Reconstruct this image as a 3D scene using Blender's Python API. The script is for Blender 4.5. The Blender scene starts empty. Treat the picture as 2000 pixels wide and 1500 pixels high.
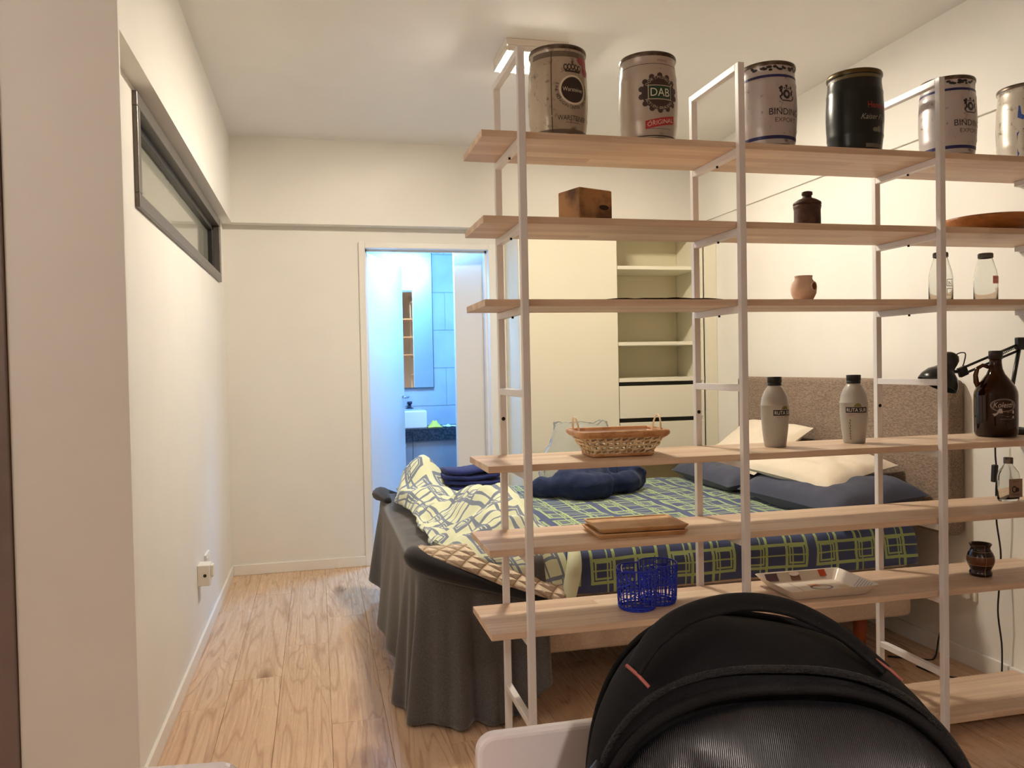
import bpy, math, random
from mathutils import Vector, Matrix, noise as mnoise

scene = bpy.context.scene
COL = scene.collection
PI = math.pi

# ------------------------------------------------------------------ camera
F_PX, YAW, PITCH, ROLL, CAM_H = 1585.0, .2352, .0216, -.0199, 1.2
_cy, _sy, _cp, _sp = math.cos(YAW), math.sin(YAW), math.cos(PITCH), math.sin(PITCH)
_r = Vector((_cy, -_sy, 0)); _f = Vector((_sy, _cy, 0)); _u = Vector((0, 0, 1))
FWD = _f * _cp - _u * _sp
_u2 = _u * _cp + _f * _sp
RGT = _r * math.cos(ROLL) + _u2 * math.sin(ROLL)
UPV = _u2 * math.cos(ROLL) - _r * math.sin(ROLL)
cam_data = bpy.data.cameras.new('camera')
cam_data.sensor_width = 36.0
cam_data.lens = F_PX / 2000 * 36.0
cam_data.clip_start = .02
cam = bpy.data.objects.new('camera', cam_data)
COL.objects.link(cam)
cam.matrix_world = Matrix(((RGT.x, UPV.x, -FWD.x, 0), (RGT.y, UPV.y, -FWD.y, 0), (RGT.z, UPV.z, -FWD.z, CAM_H), (0, 0, 0, 1)))
scene.camera = cam

# ------------------------------------------------------------------ world, exposure
world = bpy.data.worlds.new('world'); scene.world = world; world.use_nodes = True
world.node_tree.nodes['Background'].inputs[0].default_value = (.5, .5, .55, 1)
world.node_tree.nodes['Background'].inputs[1].default_value = .1
vs = scene.view_settings
scene.display_settings.display_device = 'sRGB'
vs.view_transform = 'Standard'; vs.look = 'None'; vs.gamma = 1.0; vs.use_curve_mapping = False
vs.exposure = 0.0
# lamp strengths (the lamps themselves are built further down)
BEDROOM_LED, BATH_LED, LIVING_LED = 490.0, 320.0, 640.0
FILL_LED = 640.0

# ------------------------------------------------------------------ helpers
def srgb(r, g, b):
    f = lambda c: (c / 255 / 12.92) if c / 255 <= .04045 else ((c / 255 + .055) / 1.055) ** 2.4
    return (f(r), f(g), f(b), 1.0)

_MATS = {}
def mat(name, col=(200, 200, 200), rough=.5, metal=0., var=None, bump=None, emit=0., trans=0., ior=1.45, coat=0., spec=.5, sheen=0.):
    """plain principled material. var=(scale, amount, (r,g,b)) mixes a noise-driven second colour, bump=(scale, strength)"""
    if name in _MATS: return _MATS[name]
    m = bpy.data.materials.new(name); m.use_nodes = True
    nt = m.node_tree; b = nt.nodes['Principled BSDF']
    b.inputs['Base Color'].default_value = srgb(*col)
    b.inputs['Roughness'].default_value = rough
    b.inputs['Metallic'].default_value = metal
    b.inputs['IOR'].default_value = ior
    b.inputs['Specular IOR Level'].default_value = spec
    b.inputs['Coat Weight'].default_value = coat
    b.inputs['Sheen Weight'].default_value = sheen
    b.inputs['Transmission Weight'].default_value = trans
    if emit:
        b.inputs['Emission Color'].default_value = srgb(*col); b.inputs['Emission Strength'].default_value = emit
    tc = None
    if var or bump:
        tc = nt.nodes.new('ShaderNodeTexCoord')
    if var:
        n = nt.nodes.new('ShaderNodeTexNoise'); n.inputs['Scale'].default_value = var[0]; n.inputs['Detail'].default_value = 5
        rp = nt.nodes.new('ShaderNodeMapRange'); rp.inputs[1].default_value = .62 - var[1] * .4; rp.inputs[2].default_value = .72 - var[1] * .2
        mx = nt.nodes.new('ShaderNodeMix'); mx.data_type = 'RGBA'
        mx.inputs[6].default_value = srgb(*col); mx.inputs[7].default_value = srgb(*var[2])
        nt.links.new(tc.outputs['Object'], n.inputs['Vector']); nt.links.new(n.outputs['Fac'], rp.inputs[0])
        nt.links.new(rp.outputs[0], mx.inputs[0]); nt.links.new(mx.outputs[2], b.inputs['Base Color'])
    if bump:
        n2 = nt.nodes.new('ShaderNodeTexNoise'); n2.inputs['Scale'].default_value = bump[0]; n2.inputs['Detail'].default_value = 4
        bp = nt.nodes.new('ShaderNodeBump'); bp.inputs['Strength'].default_value = bump[1]; bp.inputs['Distance'].default_value = .01
        nt.links.new(tc.outputs['Object'], n2.inputs['Vector']); nt.links.new(n2.outputs['Fac'], bp.inputs['Height'])
        nt.links.new(bp.outputs['Normal'], b.inputs['Normal'])
    _MATS[name] = m
    return m

class G:
    """small node-graph helper"""
    def __init__(s, name):
        s.m = bpy.data.materials.new(name); s.m.use_nodes = True
        s.nt = s.m.node_tree; s.b = s.nt.nodes['Principled BSDF']
    def n(s, typ, **kw):
        nd = s.nt.nodes.new(typ)
        for k, v in kw.items(): setattr(nd, k, v)
        return nd
    def put(s, sock, v):
        if hasattr(v, 'is_linked') or isinstance(v, bpy.types.NodeSocket): s.nt.links.new(v, sock)
        else: sock.default_value = v
    def math(s, op, a, b=None, c=None):
        nd = s.n('ShaderNodeMath', operation=op)
        s.put(nd.inputs[0], a)
        if b is not None: s.put(nd.inputs[1], b)
        if c is not None: s.put(nd.inputs[2], c)
        return nd.outputs[0]
    def mix(s, fac, a, b, mode='MIX'):
        nd = s.n('ShaderNodeMix', data_type='RGBA', blend_type=mode)
        s.put(nd.inputs[0], fac); s.put(nd.inputs[6], a); s.put(nd.inputs[7], b)
        return nd.outputs[2]
    def map(s, vec, scale=(1, 1, 1), loc=(0, 0, 0), rot=(0, 0, 0)):
        nd = s.n('ShaderNodeMapping'); s.nt.links.new(vec, nd.inputs[0])
        nd.inputs[1].default_value = loc; nd.inputs[2].default_value = rot; nd.inputs[3].default_value = scale
        return nd.outputs[0]
    def noise(s, vec, scale, detail=4, rough=.5, dist=0.):
        nd = s.n('ShaderNodeTexNoise'); s.nt.links.new(vec, nd.inputs[0])
        nd.inputs['Scale'].default_value = scale; nd.inputs['Detail'].default_value = detail
        nd.inputs['Roughness'].default_value = rough; nd.inputs['Distortion'].default_value = dist
        return nd.outputs[0]
    def rng(s, v, a, b, c=0., d=1.):
        nd = s.n('ShaderNodeMapRange'); s.put(nd.inputs[0], v)
        for i, x in enumerate((a, b, c, d)): nd.inputs[i + 1].default_value = x
        return nd.outputs[0]
    def bump(s, h, strength=.2, dist=.01):
        nd = s.n('ShaderNodeBump'); nd.inputs['Strength'].default_value = strength; nd.inputs['Distance'].default_value = dist
        s.nt.links.new(h, nd.inputs['Height']); s.nt.links.new(nd.outputs[0], s.b.inputs['Normal'])
    def col(s, c): s.put(s.b.inputs['Base Color'], c)

def fbm(x, y, z=0., oct=3):
    v = 0.; a = 1.
    for i in range(oct):
        v += a * mnoise.noise(Vector((x, y, z))); x *= 2.03; y *= 2.03; z *= 2.03; a *= .5
    return v

class MB:
    """collects geometry for ONE mesh object"""
    def __init__(s): s.v = []; s.f = []; s.uv = None
    def add(s, vs, fs):
        o = len(s.v); s.v += [tuple(p) for p in vs]; s.f += [tuple(i + o for i in q) for q in fs]; return s
    def box(s, x0, x1, y0, y1, z0, z1):
        v = [(x, y, z) for z in (z0, z1) for y in (y0, y1) for x in (x0, x1)]
        return s.add(v, [(0, 2, 3, 1), (4, 5, 7, 6), (0, 1, 5, 4), (2, 6, 7, 3), (0, 4, 6, 2), (1, 3, 7, 5)])
    def obox(s, c, ax, ay, az):
        c, ax, ay, az = Vector(c), Vector(ax), Vector(ay), Vector(az)
        v = [c + ax * i + ay * j + az * k for k in (-1, 1) for j in (-1, 1) for i in (-1, 1)]
        return s.add(v, [(0, 2, 3, 1), (4, 5, 7, 6), (0, 1, 5, 4), (2, 6, 7, 3), (0, 4, 6, 2), (1, 3, 7, 5)])
    def tube(s, path, r, n=8, closed=False, flat=1.):
        P = [Vector(p) for p in path]; m = len(P)
        R = r if hasattr(r, '__len__') else [r] * m
        up = Vector((0, 0, 1)); vs = []; prev = None
        for i in range(m):
            if closed: t = P[(i + 1) % m] - P[i - 1]
            else: t = P[min(i + 1, m - 1)] - P[max(i - 1, 0)]
            if t.length < 1e-9: t = Vector((0, 0, 1))
            t.normalize()
            if prev is None:
                a = t.cross(up)
                if a.length < .1: a = t.cross(Vector((1, 0, 0)))
            else:
                a = prev - t * prev.dot(t)
                if a.length < 1e-6: a = t.orthogonal()
            a.normalize(); prev = a; b = t.cross(a)
            for k in range(n):
                q = 2 * PI * k / n
                vs.append(P[i] + a * (math.cos(q) * R[i]) + b * (math.sin(q) * R[i] * flat))
        fs = []
        for i in range(m if closed else m - 1):
            j = (i + 1) % m
            for k in range(n):
                fs.append((i * n + k, i * n + (k + 1) % n, j * n + (k + 1) % n, j * n + k))
        if not closed:
            fs.append(tuple(range(n - 1, -1, -1))); fs.append(tuple((m - 1) * n + k for k in range(n)))
        return s.add(vs, fs)
    def lathe(s, prof, n=32, c=(0, 0, 0), cap=True):
        vs = []; m = len(prof)
        for r, z in prof:
            for k in range(n):
                q = 2 * PI * k / n
                vs.append((c[0] + r * math.cos(q), c[1] + r * math.sin(q), c[2] + z))
        fs = []
        for i in range(m - 1):
            for k in range(n):
                fs.append((i * n + k, i * n + (k + 1) % n, (i + 1) * n + (k + 1) % n, (i + 1) * n + k))
        if cap:
            fs.append(tuple(range(n - 1, -1, -1))); fs.append(tuple((m - 1) * n + k for k in range(n)))
        return s.add(vs, fs)
    def grid(s, fn, nu, nv, wrapu=False, uv=None):
        vs = []; uvs = []
        for j in range(nv + 1):
            for i in range(nu if wrapu else nu + 1):
                vs.append(fn(i / nu, j / nv))
                if uv: uvs.append(uv(i / nu, j / nv))
        w = nu if wrapu else nu + 1; fs = []
        for j in range(nv):
            for i in range(nu):
                i2 = (i + 1) % w
                fs.append((j * w + i, j * w + i2, (j + 1) * w + i2, (j + 1) * w + i))
        if uv:
            if s.uv is None: s.uv = []
            s.uv += uvs
        return s.add(vs, fs)
    def loft(s, rings, cap=True):
        n = len(rings[0]); vs = [p for r in rings for p in r]; fs = []
        for j in range(len(rings) - 1):
            for i in range(n):
                i2 = (i + 1) % n
                fs.append((j * n + i, j * n + i2, (j + 1) * n + i2, (j + 1) * n + i))
        if cap:
            fs.append(tuple(range(n - 1, -1, -1))); fs.append(tuple((len(rings) - 1) * n + k for k in range(n)))
        return s.add(vs, fs)
    def prism(s, poly, fn, a, b):
        """poly of 2-D points, fn(x, y, d) -> 3-D, between depths a and b"""
        n = len(poly)
        vs = [fn(x, y, a) for x, y in poly] + [fn(x, y, b) for x, y in poly]
        fs = [tuple(range(n - 1, -1, -1)), tuple(range(n, 2 * n))] + [(i, (i + 1) % n, n + (i + 1) % n, n + i) for i in range(n)]
        return s.add(vs, fs)
    def build(s, name, m, parent=None, smooth=False, bevel=0., seg=2, solid=0., sub=0, loc=None, fixn=False, remesh=0.):
        me = bpy.data.meshes.new(name); me.from_pydata(s.v, [], s.f); me.update()
        if s.uv:
            lay = me.uv_layers.new(name='UVMap')
            for l in me.loops: lay.data[l.index].uv = s.uv[l.vertex_index]
        if fixn:
            import bmesh
            bm = bmesh.new(); bm.from_mesh(me); bmesh.ops.recalc_face_normals(bm, faces=bm.faces); bm.to_mesh(me); bm.free()
        o = bpy.data.objects.new(name, me); COL.objects.link(o)
        if m: me.materials.append(m)
        if smooth:
            for p in me.polygons: p.use_smooth = True
        if remesh:
            md = o.modifiers.new('remesh', 'REMESH'); md.mode = 'VOXEL'; md.voxel_size = remesh; md.use_smooth_shade = True
            md = o.modifiers.new('smooth', 'SMOOTH'); md.iterations = 6; md.factor = .6
        if solid:
            md = o.modifiers.new('solid', 'SOLIDIFY'); md.thickness = solid; md.offset = -1
        if bevel:
            md = o.modifiers.new('bevel', 'BEVEL'); md.width = bevel; md.segments = seg; md.limit_method = 'ANGLE'; md.angle_limit = .6
        if sub:
            md = o.modifiers.new('sub', 'SUBSURF'); md.levels = sub; md.render_levels = sub
        if parent: o.parent = parent
        if loc: o.location = loc
        return o

def smooth_angle(o, ang=40):
    for p in o.data.polygons: p.use_smooth = True
    try: o.data.set_sharp_from_angle(angle=math.radians(ang))
    except Exception: pass
    return o

def tag(o, label, cat, group=None):
    o['label'] = label; o['category'] = cat
    if group: o['group'] = group
    return o
def thing(name, loc, label, cat, group=None, rz=0.):
    o = bpy.data.objects.new(name, None); COL.objects.link(o); o.location = loc; o.rotation_euler = (0, 0, rz)
    o.empty_display_size = .05
    return tag(o, label, cat, group)
def struct(o): o['kind'] = 'structure'; return o
def dup(root, loc, rz=None, label=None):
    r = root.copy(); COL.objects.link(r); r.location = loc
    if rz is not None: r.rotation_euler = (0, 0, rz)
    if label: r['label'] = label
    for ch in list(root.children):
        c = ch.copy(); COL.objects.link(c); c.parent = r
        for g in list(ch.children):
            d = g.copy(); COL.objects.link(d); d.parent = c
    return r

def spline(pts, n, closed=False):
    """Catmull-Rom through pts, n samples"""
    P = [Vector(p) for p in pts]; m = len(P); out = []
    segs = m if closed else m - 1
    for k in range(n):
        t = k / n * segs if closed else k / (n - 1) * segs
        i = min(int(t), segs - 1); u = t - i
        if closed: a, b, c, d = P[(i - 1) % m], P[i % m], P[(i + 1) % m], P[(i + 2) % m]
        else: a, b, c, d = P[max(i - 1, 0)], P[i], P[min(i + 1, m - 1)], P[min(i + 2, m - 1)]
        out.append(.5 * ((2 * b) + (c - a) * u + (2 * a - 5 * b + 4 * c - d) * u * u + (3 * b - a - 3 * c + d) * u ** 3))
    return out

# ---- lettering: font curves turned into flat mesh data, then laid on a surface by a mapping fn(x, y)
_TXT = {}
def text2d(s):
    if s not in _TXT:
        c = bpy.data.curves.new('t', 'FONT'); c.body = s; c.size = 1.; c.resolution_u = 3
        o = bpy.data.objects.new('t', c); COL.objects.link(o)
        me = bpy.data.meshes.new_from_object(o.evaluated_get(bpy.context.evaluated_depsgraph_get()))
        vs = [(v.co.x, v.co.y) for v in me.vertices]; fs = [tuple(p.vertices) for p in me.polygons]
        bpy.data.objects.remove(o); bpy.data.curves.remove(c); bpy.data.meshes.remove(me)
        xs = [v[0] for v in vs] or [0]
        _TXT[s] = (vs, fs, min(xs), max(xs))
    return _TXT[s]
def put_text(mb, s, fn, cx, cy, h, w=None, shear=0.):
    """text centred on cx, baseline cy, cap height about h, squeezed to width w"""
    vs, fs, a, b = text2d(s)
    k = h / .7; kx = k if w is None else w / max(b - a, 1e-6)
    mb.add([fn(cx + (x - (a + b) / 2) * kx + shear * y * k, cy + y * k) for x, y in vs], fs)
def put_arc(mb, s, fn, cx, cy, R, h, a0, a1, inside=False, squeeze=1.):
    """letters along a circle from angle a0 to a1 (deg, measured clockwise from the top)"""
    k = h / .7
    for i, ch in enumerate(s):
        if ch == ' ': continue
        a = math.radians(a0 + (a1 - a0) * (i + .5) / len(s))
        vs, fs, lo, hi = text2d(ch)
        ca, sa = math.cos(a), math.sin(a)
        V = []
        for x, y in vs:
            lx = (x - (lo + hi) / 2) * k * squeeze; ly = y * k
            if inside: px = (R - ly) * sa - lx * ca; py = (R - ly) * ca + lx * sa
            else: px = (R + ly) * sa + lx * ca; py = (R + ly) * ca - lx * sa
            V.append(fn(cx + px, cy + py))
        mb.add(V, fs)
def put_disc(mb, fn, cx, cy, rx, ry=None, n=28, r0=0., rings=3, a0=0, a1=360):
    ry = ry or rx
    def g(u, v):
        q = math.radians(a0 + (a1 - a0) * u); k = r0 / rx + (1 - r0 / rx) * v
        return fn(cx + rx * k * math.sin(q), cy + ry * k * math.cos(q))
    mb.grid(g, n, rings)
def put_rect(mb, fn, x0, x1, y0, y1, n=8, ny=2, skew=0.):
    mb.grid(lambda u, v: fn(x0 + (x1 - x0) * u, y0 + (y1 - y0) * v + skew * (u - .5)), n, ny)
def put_poly(mb, fn, pts):
    mb.add([fn(x, y) for x, y in pts], [tuple(range(len(pts)))])
# ------------------------------------------------------------------ surface materials
def paint(name, c, bump=.05):
    g = G(name); tc = g.n('ShaderNodeTexCoord')
    n = g.noise(tc.outputs['Object'], 3.0, 3)
    g.col(g.mix(g.rng(n, .3, .7), srgb(*c), srgb(*(x - 4 for x in c))))
    g.b.inputs['Roughness'].default_value = .6
    g.bump(g.noise(tc.outputs['Object'], 260, 2), bump, .002)
    return g.m
M_WALL = paint('wall_paint', (237, 233, 225))
M_CEIL = paint('ceiling_paint', (240, 237, 232))
M_TRIM = mat('white_lacquer', (238, 234, 226), .35)
M_BATHW = paint('bathroom_paint', (232, 234, 236), .02)

def floor_material():
    g = G('oak_laminate'); tc = g.n('ShaderNodeTexCoord'); oi = g.n('ShaderNodeObjectInfo')
    off = g.n('ShaderNodeVectorMath', operation='MULTIPLY_ADD')
    g.nt.links.new(oi.outputs['Random'], off.inputs[0]); off.inputs[1].default_value = (7., 23., 5.)
    g.nt.links.new(tc.outputs['Object'], off.inputs[2])
    v = off.outputs[0]
    # cathedral grain: rings of a slowly varying field, stretched along the plank
    fld = g.noise(g.map(v, (6.5, .55, 1)), 1.0, 2, .5, .5)
    ring = g.math('FRACT', g.math('MULTIPLY', fld, 14.0))
    ring = g.math('ABSOLUTE', g.math('SUBTRACT', ring, .5))
    line = g.rng(ring, .0, .16, 1., 0.)
    fine = g.noise(g.map(v, (140, 3.0, 1)), 1.0, 4, .6)
    tone = g.noise(g.map(v, (2.2, .5, 1)), 1.0, 2)
    base = g.mix(g.rng(tone, .3, .7), srgb(224, 192, 158), srgb(212, 176, 140))
    base = g.mix(g.math('MULTIPLY', g.rng(oi.outputs['Random'], 0, 1), .5), base, srgb(230, 200, 170))
    base = g.mix(g.math('MULTIPLY', line, .55), base, srgb(160, 116, 78))
    base = g.mix(g.rng(fine, .42, .70, 0., .5), base, srgb(172, 128, 90))
    # knots
    kn = g.n('ShaderNodeTexVoronoi'); g.nt.links.new(g.map(v, (3.4, 1.15, 1)), kn.inputs[0]); kn.inputs['Scale'].default_value = 1.0
    kd = g.math('ADD', kn.outputs['Distance'], g.math('MULTIPLY', fine, .06))
    base = g.mix(g.rng(kd, .07, .17, .8, 0.), base, srgb(112, 74, 46))
    g.col(base)
    g.b.inputs['Roughness'].default_value = .27
    g.put(g.b.inputs['Roughness'], g.rng(fine, .3, .7, .2, .34))
    g.bump(fine, .06, .002)
    return g.m
M_FLOOR = floor_material()

def board_material():
    g = G('finger_jointed_wood'); tc = g.n('ShaderNodeTexCoord')
    br = g.n('ShaderNodeTexBrick'); g.nt.links.new(tc.outputs['Object'], br.inputs[0])
    br.offset = .37; br.offset_frequency = 2; br.squash = 1.0
    for k, v in (('Scale', 1.), ('Mortar Size', 0.), ('Bias', 0.), ('Brick Width', .42), ('Row Height', .046)): br.inputs[k].default_value = v
    br.inputs['Color1'].default_value = srgb(234, 210, 182); br.inputs['Color2'].default_value = srgb(206, 174, 146)
    grain = g.noise(g.map(tc.outputs['Object'], (2.4, 70, 70)), 1.0, 5, .6)
    c = g.mix(g.rng(grain, .35, .7, 0., .5), br.outputs['Color'], srgb(182, 148, 122))
    g.col(c); g.b.inputs['Roughness'].default_value = .45
    g.bump(grain, .05, .002)
    return g.m
M_BOARD = board_material()
M_POST = mat('white_steel', (230, 227, 225), .38)

def fabric(name, c, c2, scale=400, rough=.9, bump=.25, sheen=.2, aniso=(1, 1, 1)):
    g = G(name); tc = g.n('ShaderNodeTexCoord')
    n = g.noise(g.map(tc.outputs['Object'], aniso), scale, 2, .6)
    n2 = g.noise(tc.outputs['Object'], 6, 3)
    g.col(g.mix(g.rng(n, .35, .65), g.mix(g.rng(n2, .3, .7), srgb(*c), srgb(*(max(0, x - 10) for x in c))), srgb(*c2)))
    g.b.inputs['Roughness'].default_value = rough; g.b.inputs['Sheen Weight'].default_value = sheen
    g.bump(n, bump, .002)
    return g.m

# ------------------------------------------------------------------ room shell
XL, XR, YB, HC = -.517, 2.445, 5.012, 2.556
LX0, LX1, LY0 = -1.7, 3.4, -2.6
floor = struct(MB().box(LX0, LX1, LY0, 1.5, -.1, 0).box(LX0, LX1, 1.5, 5.11, -.1, -.011).box(LX0, XL - .1, 1.5, 2.2, -.05, 0).box(XR, LX1, 1.5, 1.98, -.05, 0).build('floor', M_FLOOR))
rnd = random.Random(4)
_pl = {}
def plank(x0, x1, y0, y1):
    k = (round(x1 - x0, 4), round(y1 - y0, 4))
    w, l = k
    if k not in _pl:
        o = MB().box(.0004, w - .0004, .0004, l - .0004, -.011, 0).build('plank', M_FLOOR, floor)
        md = o.modifiers.new('bevel', 'BEVEL'); md.width = .0009; md.segments = 1
        _pl[k] = o
    else:
        o = _pl[k].copy(); COL.objects.link(o)
    o.location = (x0, y0, 0)
joint = {-3: 3.05, -2: 3.30, -1: 3.65, 0: 2.80, 1: 3.25, 2: 2.55}
for k in range(-4, 15):
    x0 = .019 + (k - 0) * .1835; x1 = x0 + .1835
    x0c, x1c = max(x0, XL), min(x1, XR)
    if x1c - x0c < .02: continue
    j = joint.get(k, 2.2 + rnd.random() * 1.2) - 2.44
    ys = [1.5] + [y for y in (j, j + 1.22, j + 2.44, j + 3.66, j + 4.88) if 1.55 < y < 4.97] + [YB]
    top = YB if x1c <= XR + .01 else 2.47
    for a, b in zip(ys, ys[1:]):
        b = min(b, top)
        if b - a > .03: plank(x0c, x1c if top == YB or x0 > XR - .01 else x1c, a, b)

struct(MB().box(LX0, LX1, LY0, 5.11, HC, HC + .1).build('ceiling', M_CEIL))
WY0, WY1, WZ0, WZ1 = 2.63, 4.775, 1.70, 2.047
struct(MB().box(XL - .1, XL, 2.214, 5.11, -.05, WZ0).box(XL - .1, XL, 2.214, 5.11, WZ1, HC).box(XL - .1, XL, 2.214, WY0, WZ0, WZ1).box(XL - .1, XL, WY1, 5.11, WZ0, WZ1).build('wall_left', M_WALL))
DX0, DX1, DZ = .298, 1.062, 1.935
struct(MB().box(XL - .1, DX0 - .02, YB, 5.11, -.05, HC).box(DX1 + .02, XR + .1, YB, 5.11, -.05, HC).box(DX0 - .02, DX1 + .02, YB, 5.11, DZ + .02, HC).build('wall_back', M_WALL))
struct(MB().box(XR, XR + .1, 1.98, YB, -.05, HC).box(XR + .1, LX1, 1.98, 2.08, -.05, HC).build('wall_right', M_WALL))
struct(MB().box(-.728, -.46, 2.2, 2.2135, -.05, HC).box(-.728, XL - .1, 2.2135, 2.46, -.05, HC).box(LX0, -.728, 2.26, 2.46, -.05, HC).build('wall_pillar', M_WALL))
struct(MB().box(LX0 - .1, LX0, LY0, 2.46, -.05, HC).build('wall_living_left', M_WALL))
struct(MB().box(LX1, LX1 + .1, LY0, 2.08, -.05, HC).build('wall_living_right', M_WALL))
struct(MB().box(LX0 - .1, LX1 + .1, LY0 - .1, LY0, -.05, HC).build('wall_front', M_WALL))
# dropped beams round the bedroom (the steps high on the walls)
struct(MB().box(XL, -.46, 2.214, YB, 2.062, HC).build('trim_1', M_WALL))
struct(MB().box(-.46, XR - .012, 4.925, YB, 2.060, HC).build('trim_2', M_WALL))
struct(MB().box(XR - .012, XR, 1.98, YB, 2.105, HC).build('trim_3', M_WALL))
# baseboards
def base_bb(name, *b): struct(MB().box(*b).build(name, M_TRIM, bevel=.003))
base_bb('baseboard_left', XL, XL + .012, 2.214, YB, 0, .062)
base_bb('baseboard_back', XL + .012, .262, YB - .012, YB, 0, .062)
base_bb('baseboard_right', XR - .012, XR, 1.98, 4.63, 0, .068)
# dark taupe door beside the pillar
M_TAUPE = mat('taupe_laminate', (122, 106, 98), .5, var=(6, .4, (112, 96, 88)))
d2 = struct(MB().box(-1.62, -.80, 2.215, 2.255, 0, 2.05).build('door_2', M_TAUPE, bevel=.003))
MB().box(-.80, -.73, 2.19, 2.258, 0, 2.13).box(-1.69, -.80, 2.19, 2.258, 2.055, 2.13).build('door_frame', M_TAUPE, d2, bevel=.003)
MB().tube([(-.9, 2.21, 1.0), (-.9, 2.165, 1.0), (-1.02, 2.165, 1.0)], .009, 8).build('handle', mat('brushed_steel', (190, 188, 184), .3, 1.), d2, smooth=True)

# door to the bathroom: frame, leaf standing open, handle
door = bpy.data.objects.new('door_1', None); COL.objects.link(door); struct(door)
MB().box(DX0 - .038, DX0, YB - .014, YB + .112, 0, DZ + .036).box(DX1, DX1 + .045, YB - .014, YB + .19, 0, DZ + .036).box(DX0, DX1, YB - .014, YB + .112, DZ, DZ + .036).build('door_frame', M_TRIM, door, bevel=.003)
MB().box(DX0, DX0 + .012, YB + .05, YB + .075, 0, DZ).box(DX1 - .012, DX1, YB + .05, YB + .075, 0, DZ).box(DX0, DX1, YB + .05, YB + .075, DZ - .012, DZ).build('door_stop', M_TRIM, door)
a = Vector((.285, .70, 0)).normalized(); nrm = Vector((a.y, -a.x, 0)); hinge = Vector((DX0 + .004, 5.128, 0))
leaf = MB().obox(hinge + a * .377 + Vector((0, 0, .965)), a * .377, nrm * -.018, Vector((0, 0, .958))).build('door_leaf', mat('door_white', (234, 234, 232), .4), door, bevel=.002)
hp = hinge + a * .70 + Vector((0, 0, 1.0)) + nrm * .018
MB().tube([hp, hp + nrm * .045, hp + nrm * .05 - a * .02, hp + nrm * .05 - a * .12], .009, 8).build('door_handle', mat('chrome', (220, 222, 225), .12, 1.), leaf, smooth=True)

# high window in the left wall
M_ALU = mat('grey_aluminium', (112, 107, 102), .38, .55)
win = bpy.data.objects.new('window_1', None); COL.objects.link(win); struct(win)
fx0, fx1 = XL - .07, XL + .014
w_ = .044
for nm, b in (('frame_rail', (fx0, fx1, WY0, WY1, WZ0, WZ0 + w_)), ('frame_rail', (fx0, fx1, WY0, WY1, WZ1 - w_, WZ1)), ('frame_stile', (fx0, fx1, WY0, WY0 + w_, WZ0 + w_, WZ1 - w_)), ('frame_stile', (fx0, fx1, WY1 - w_, WY1, WZ0 + w_, WZ1 - w_))):
    MB().box(*b).build(nm, M_ALU, win, bevel=.003)
M_ALUD = mat('dark_aluminium', (52, 52, 52), .35, .4)
s_ = .028; i0, i1, j0, j1 = WY0 + w_, WY1 - w_, WZ0 + w_, WZ1 - w_
for b in ((XL - .065, XL - .02, i0, i1, j0, j0 + s_ * .6), (XL - .065, XL - .02, i0, i1, j1 - s_, j1), (XL - .065, XL - .02, i0, i0 + s_, j0, j1), (XL - .065, XL - .02, i1 - s_ * 1.6, i1, j0, j1)):
    MB().box(*b).build('sash', M_ALUD, win, bevel=.002)
gp = G('dim_glass'); gp.b.inputs['Base Color'].default_value = srgb(150, 150, 138); gp.b.inputs['Roughness'].default_value = .06; gp.b.inputs['IOR'].default_value = 1.9
MB().box(XL - .05, XL - .044, i0, i1, j0, j1).build('pane', gp.m, win)

# ------------------------------------------------------------------ bathroom beyond the door
BY1, BZ = 6.43, 2.235
BX0, BX1 = .10, 1.9
M_TILEG = mat('bathroom_grout', (176, 182, 190), .7)
M_BTILE = mat('pale_tile', (206, 212, 220), .25, var=(5, .5, (196, 202, 212)))
M_GTILE = mat('grey_tile', (150, 154, 162), .3, var=(5, .5, (140, 144, 152)))
struct(MB().box(BX0, BX1, 5.11, BY1 + .1, -.1, -.004).build('floor_bathroom', mat('bathroom_floor', (196, 200, 204), .3)))
struct(MB().box(BX0 - .1, BX1 + .1, 5.11, BY1 + .1, BZ, BZ + .08).build('ceiling_bathroom', M_BATHW))
struct(MB().box(BX0 - .1, BX0, 5.11, BY1 + .1, -.05, BZ).build('wall_bathroom_left', M_BATHW))
struct(MB().box(BX1, BX1 + .1, 5.11, BY1 + .1, -.05, BZ).build('wall_bathroom_right', M_BATHW))
struct(MB().box(.878, 1.7, 5.205, 5.265, -.05, BZ).box(1.108, 1.2, 5.11, 5.205, -.05, BZ).build('wall_bathroom_partition', M_WALL))
wbb = struct(MB().box(BX0, BX1, BY1, BY1 + .1, -.05, BZ).build('wall_bathroom_back', M_TILEG))
tm = None
for r in range(8):
    for c in range(4):
        x0 = BX0 + c * .6 - (.3 if r % 2 else 0); x1 = x0 + .6; z0 = r * .3
        x0, x1, z1 = max(x0, BX0), min(x1, BX1), min(z0 + .3, BZ)
        if x1 - x0 < .05 or z1 - z0 < .05: continue
        MB().box(x0 + .0015, x1 - .0015, BY1 - .007, BY1, z0 + .0015, z1 - .0015).build('tile', M_BTILE, wbb, bevel=.001)

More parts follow.
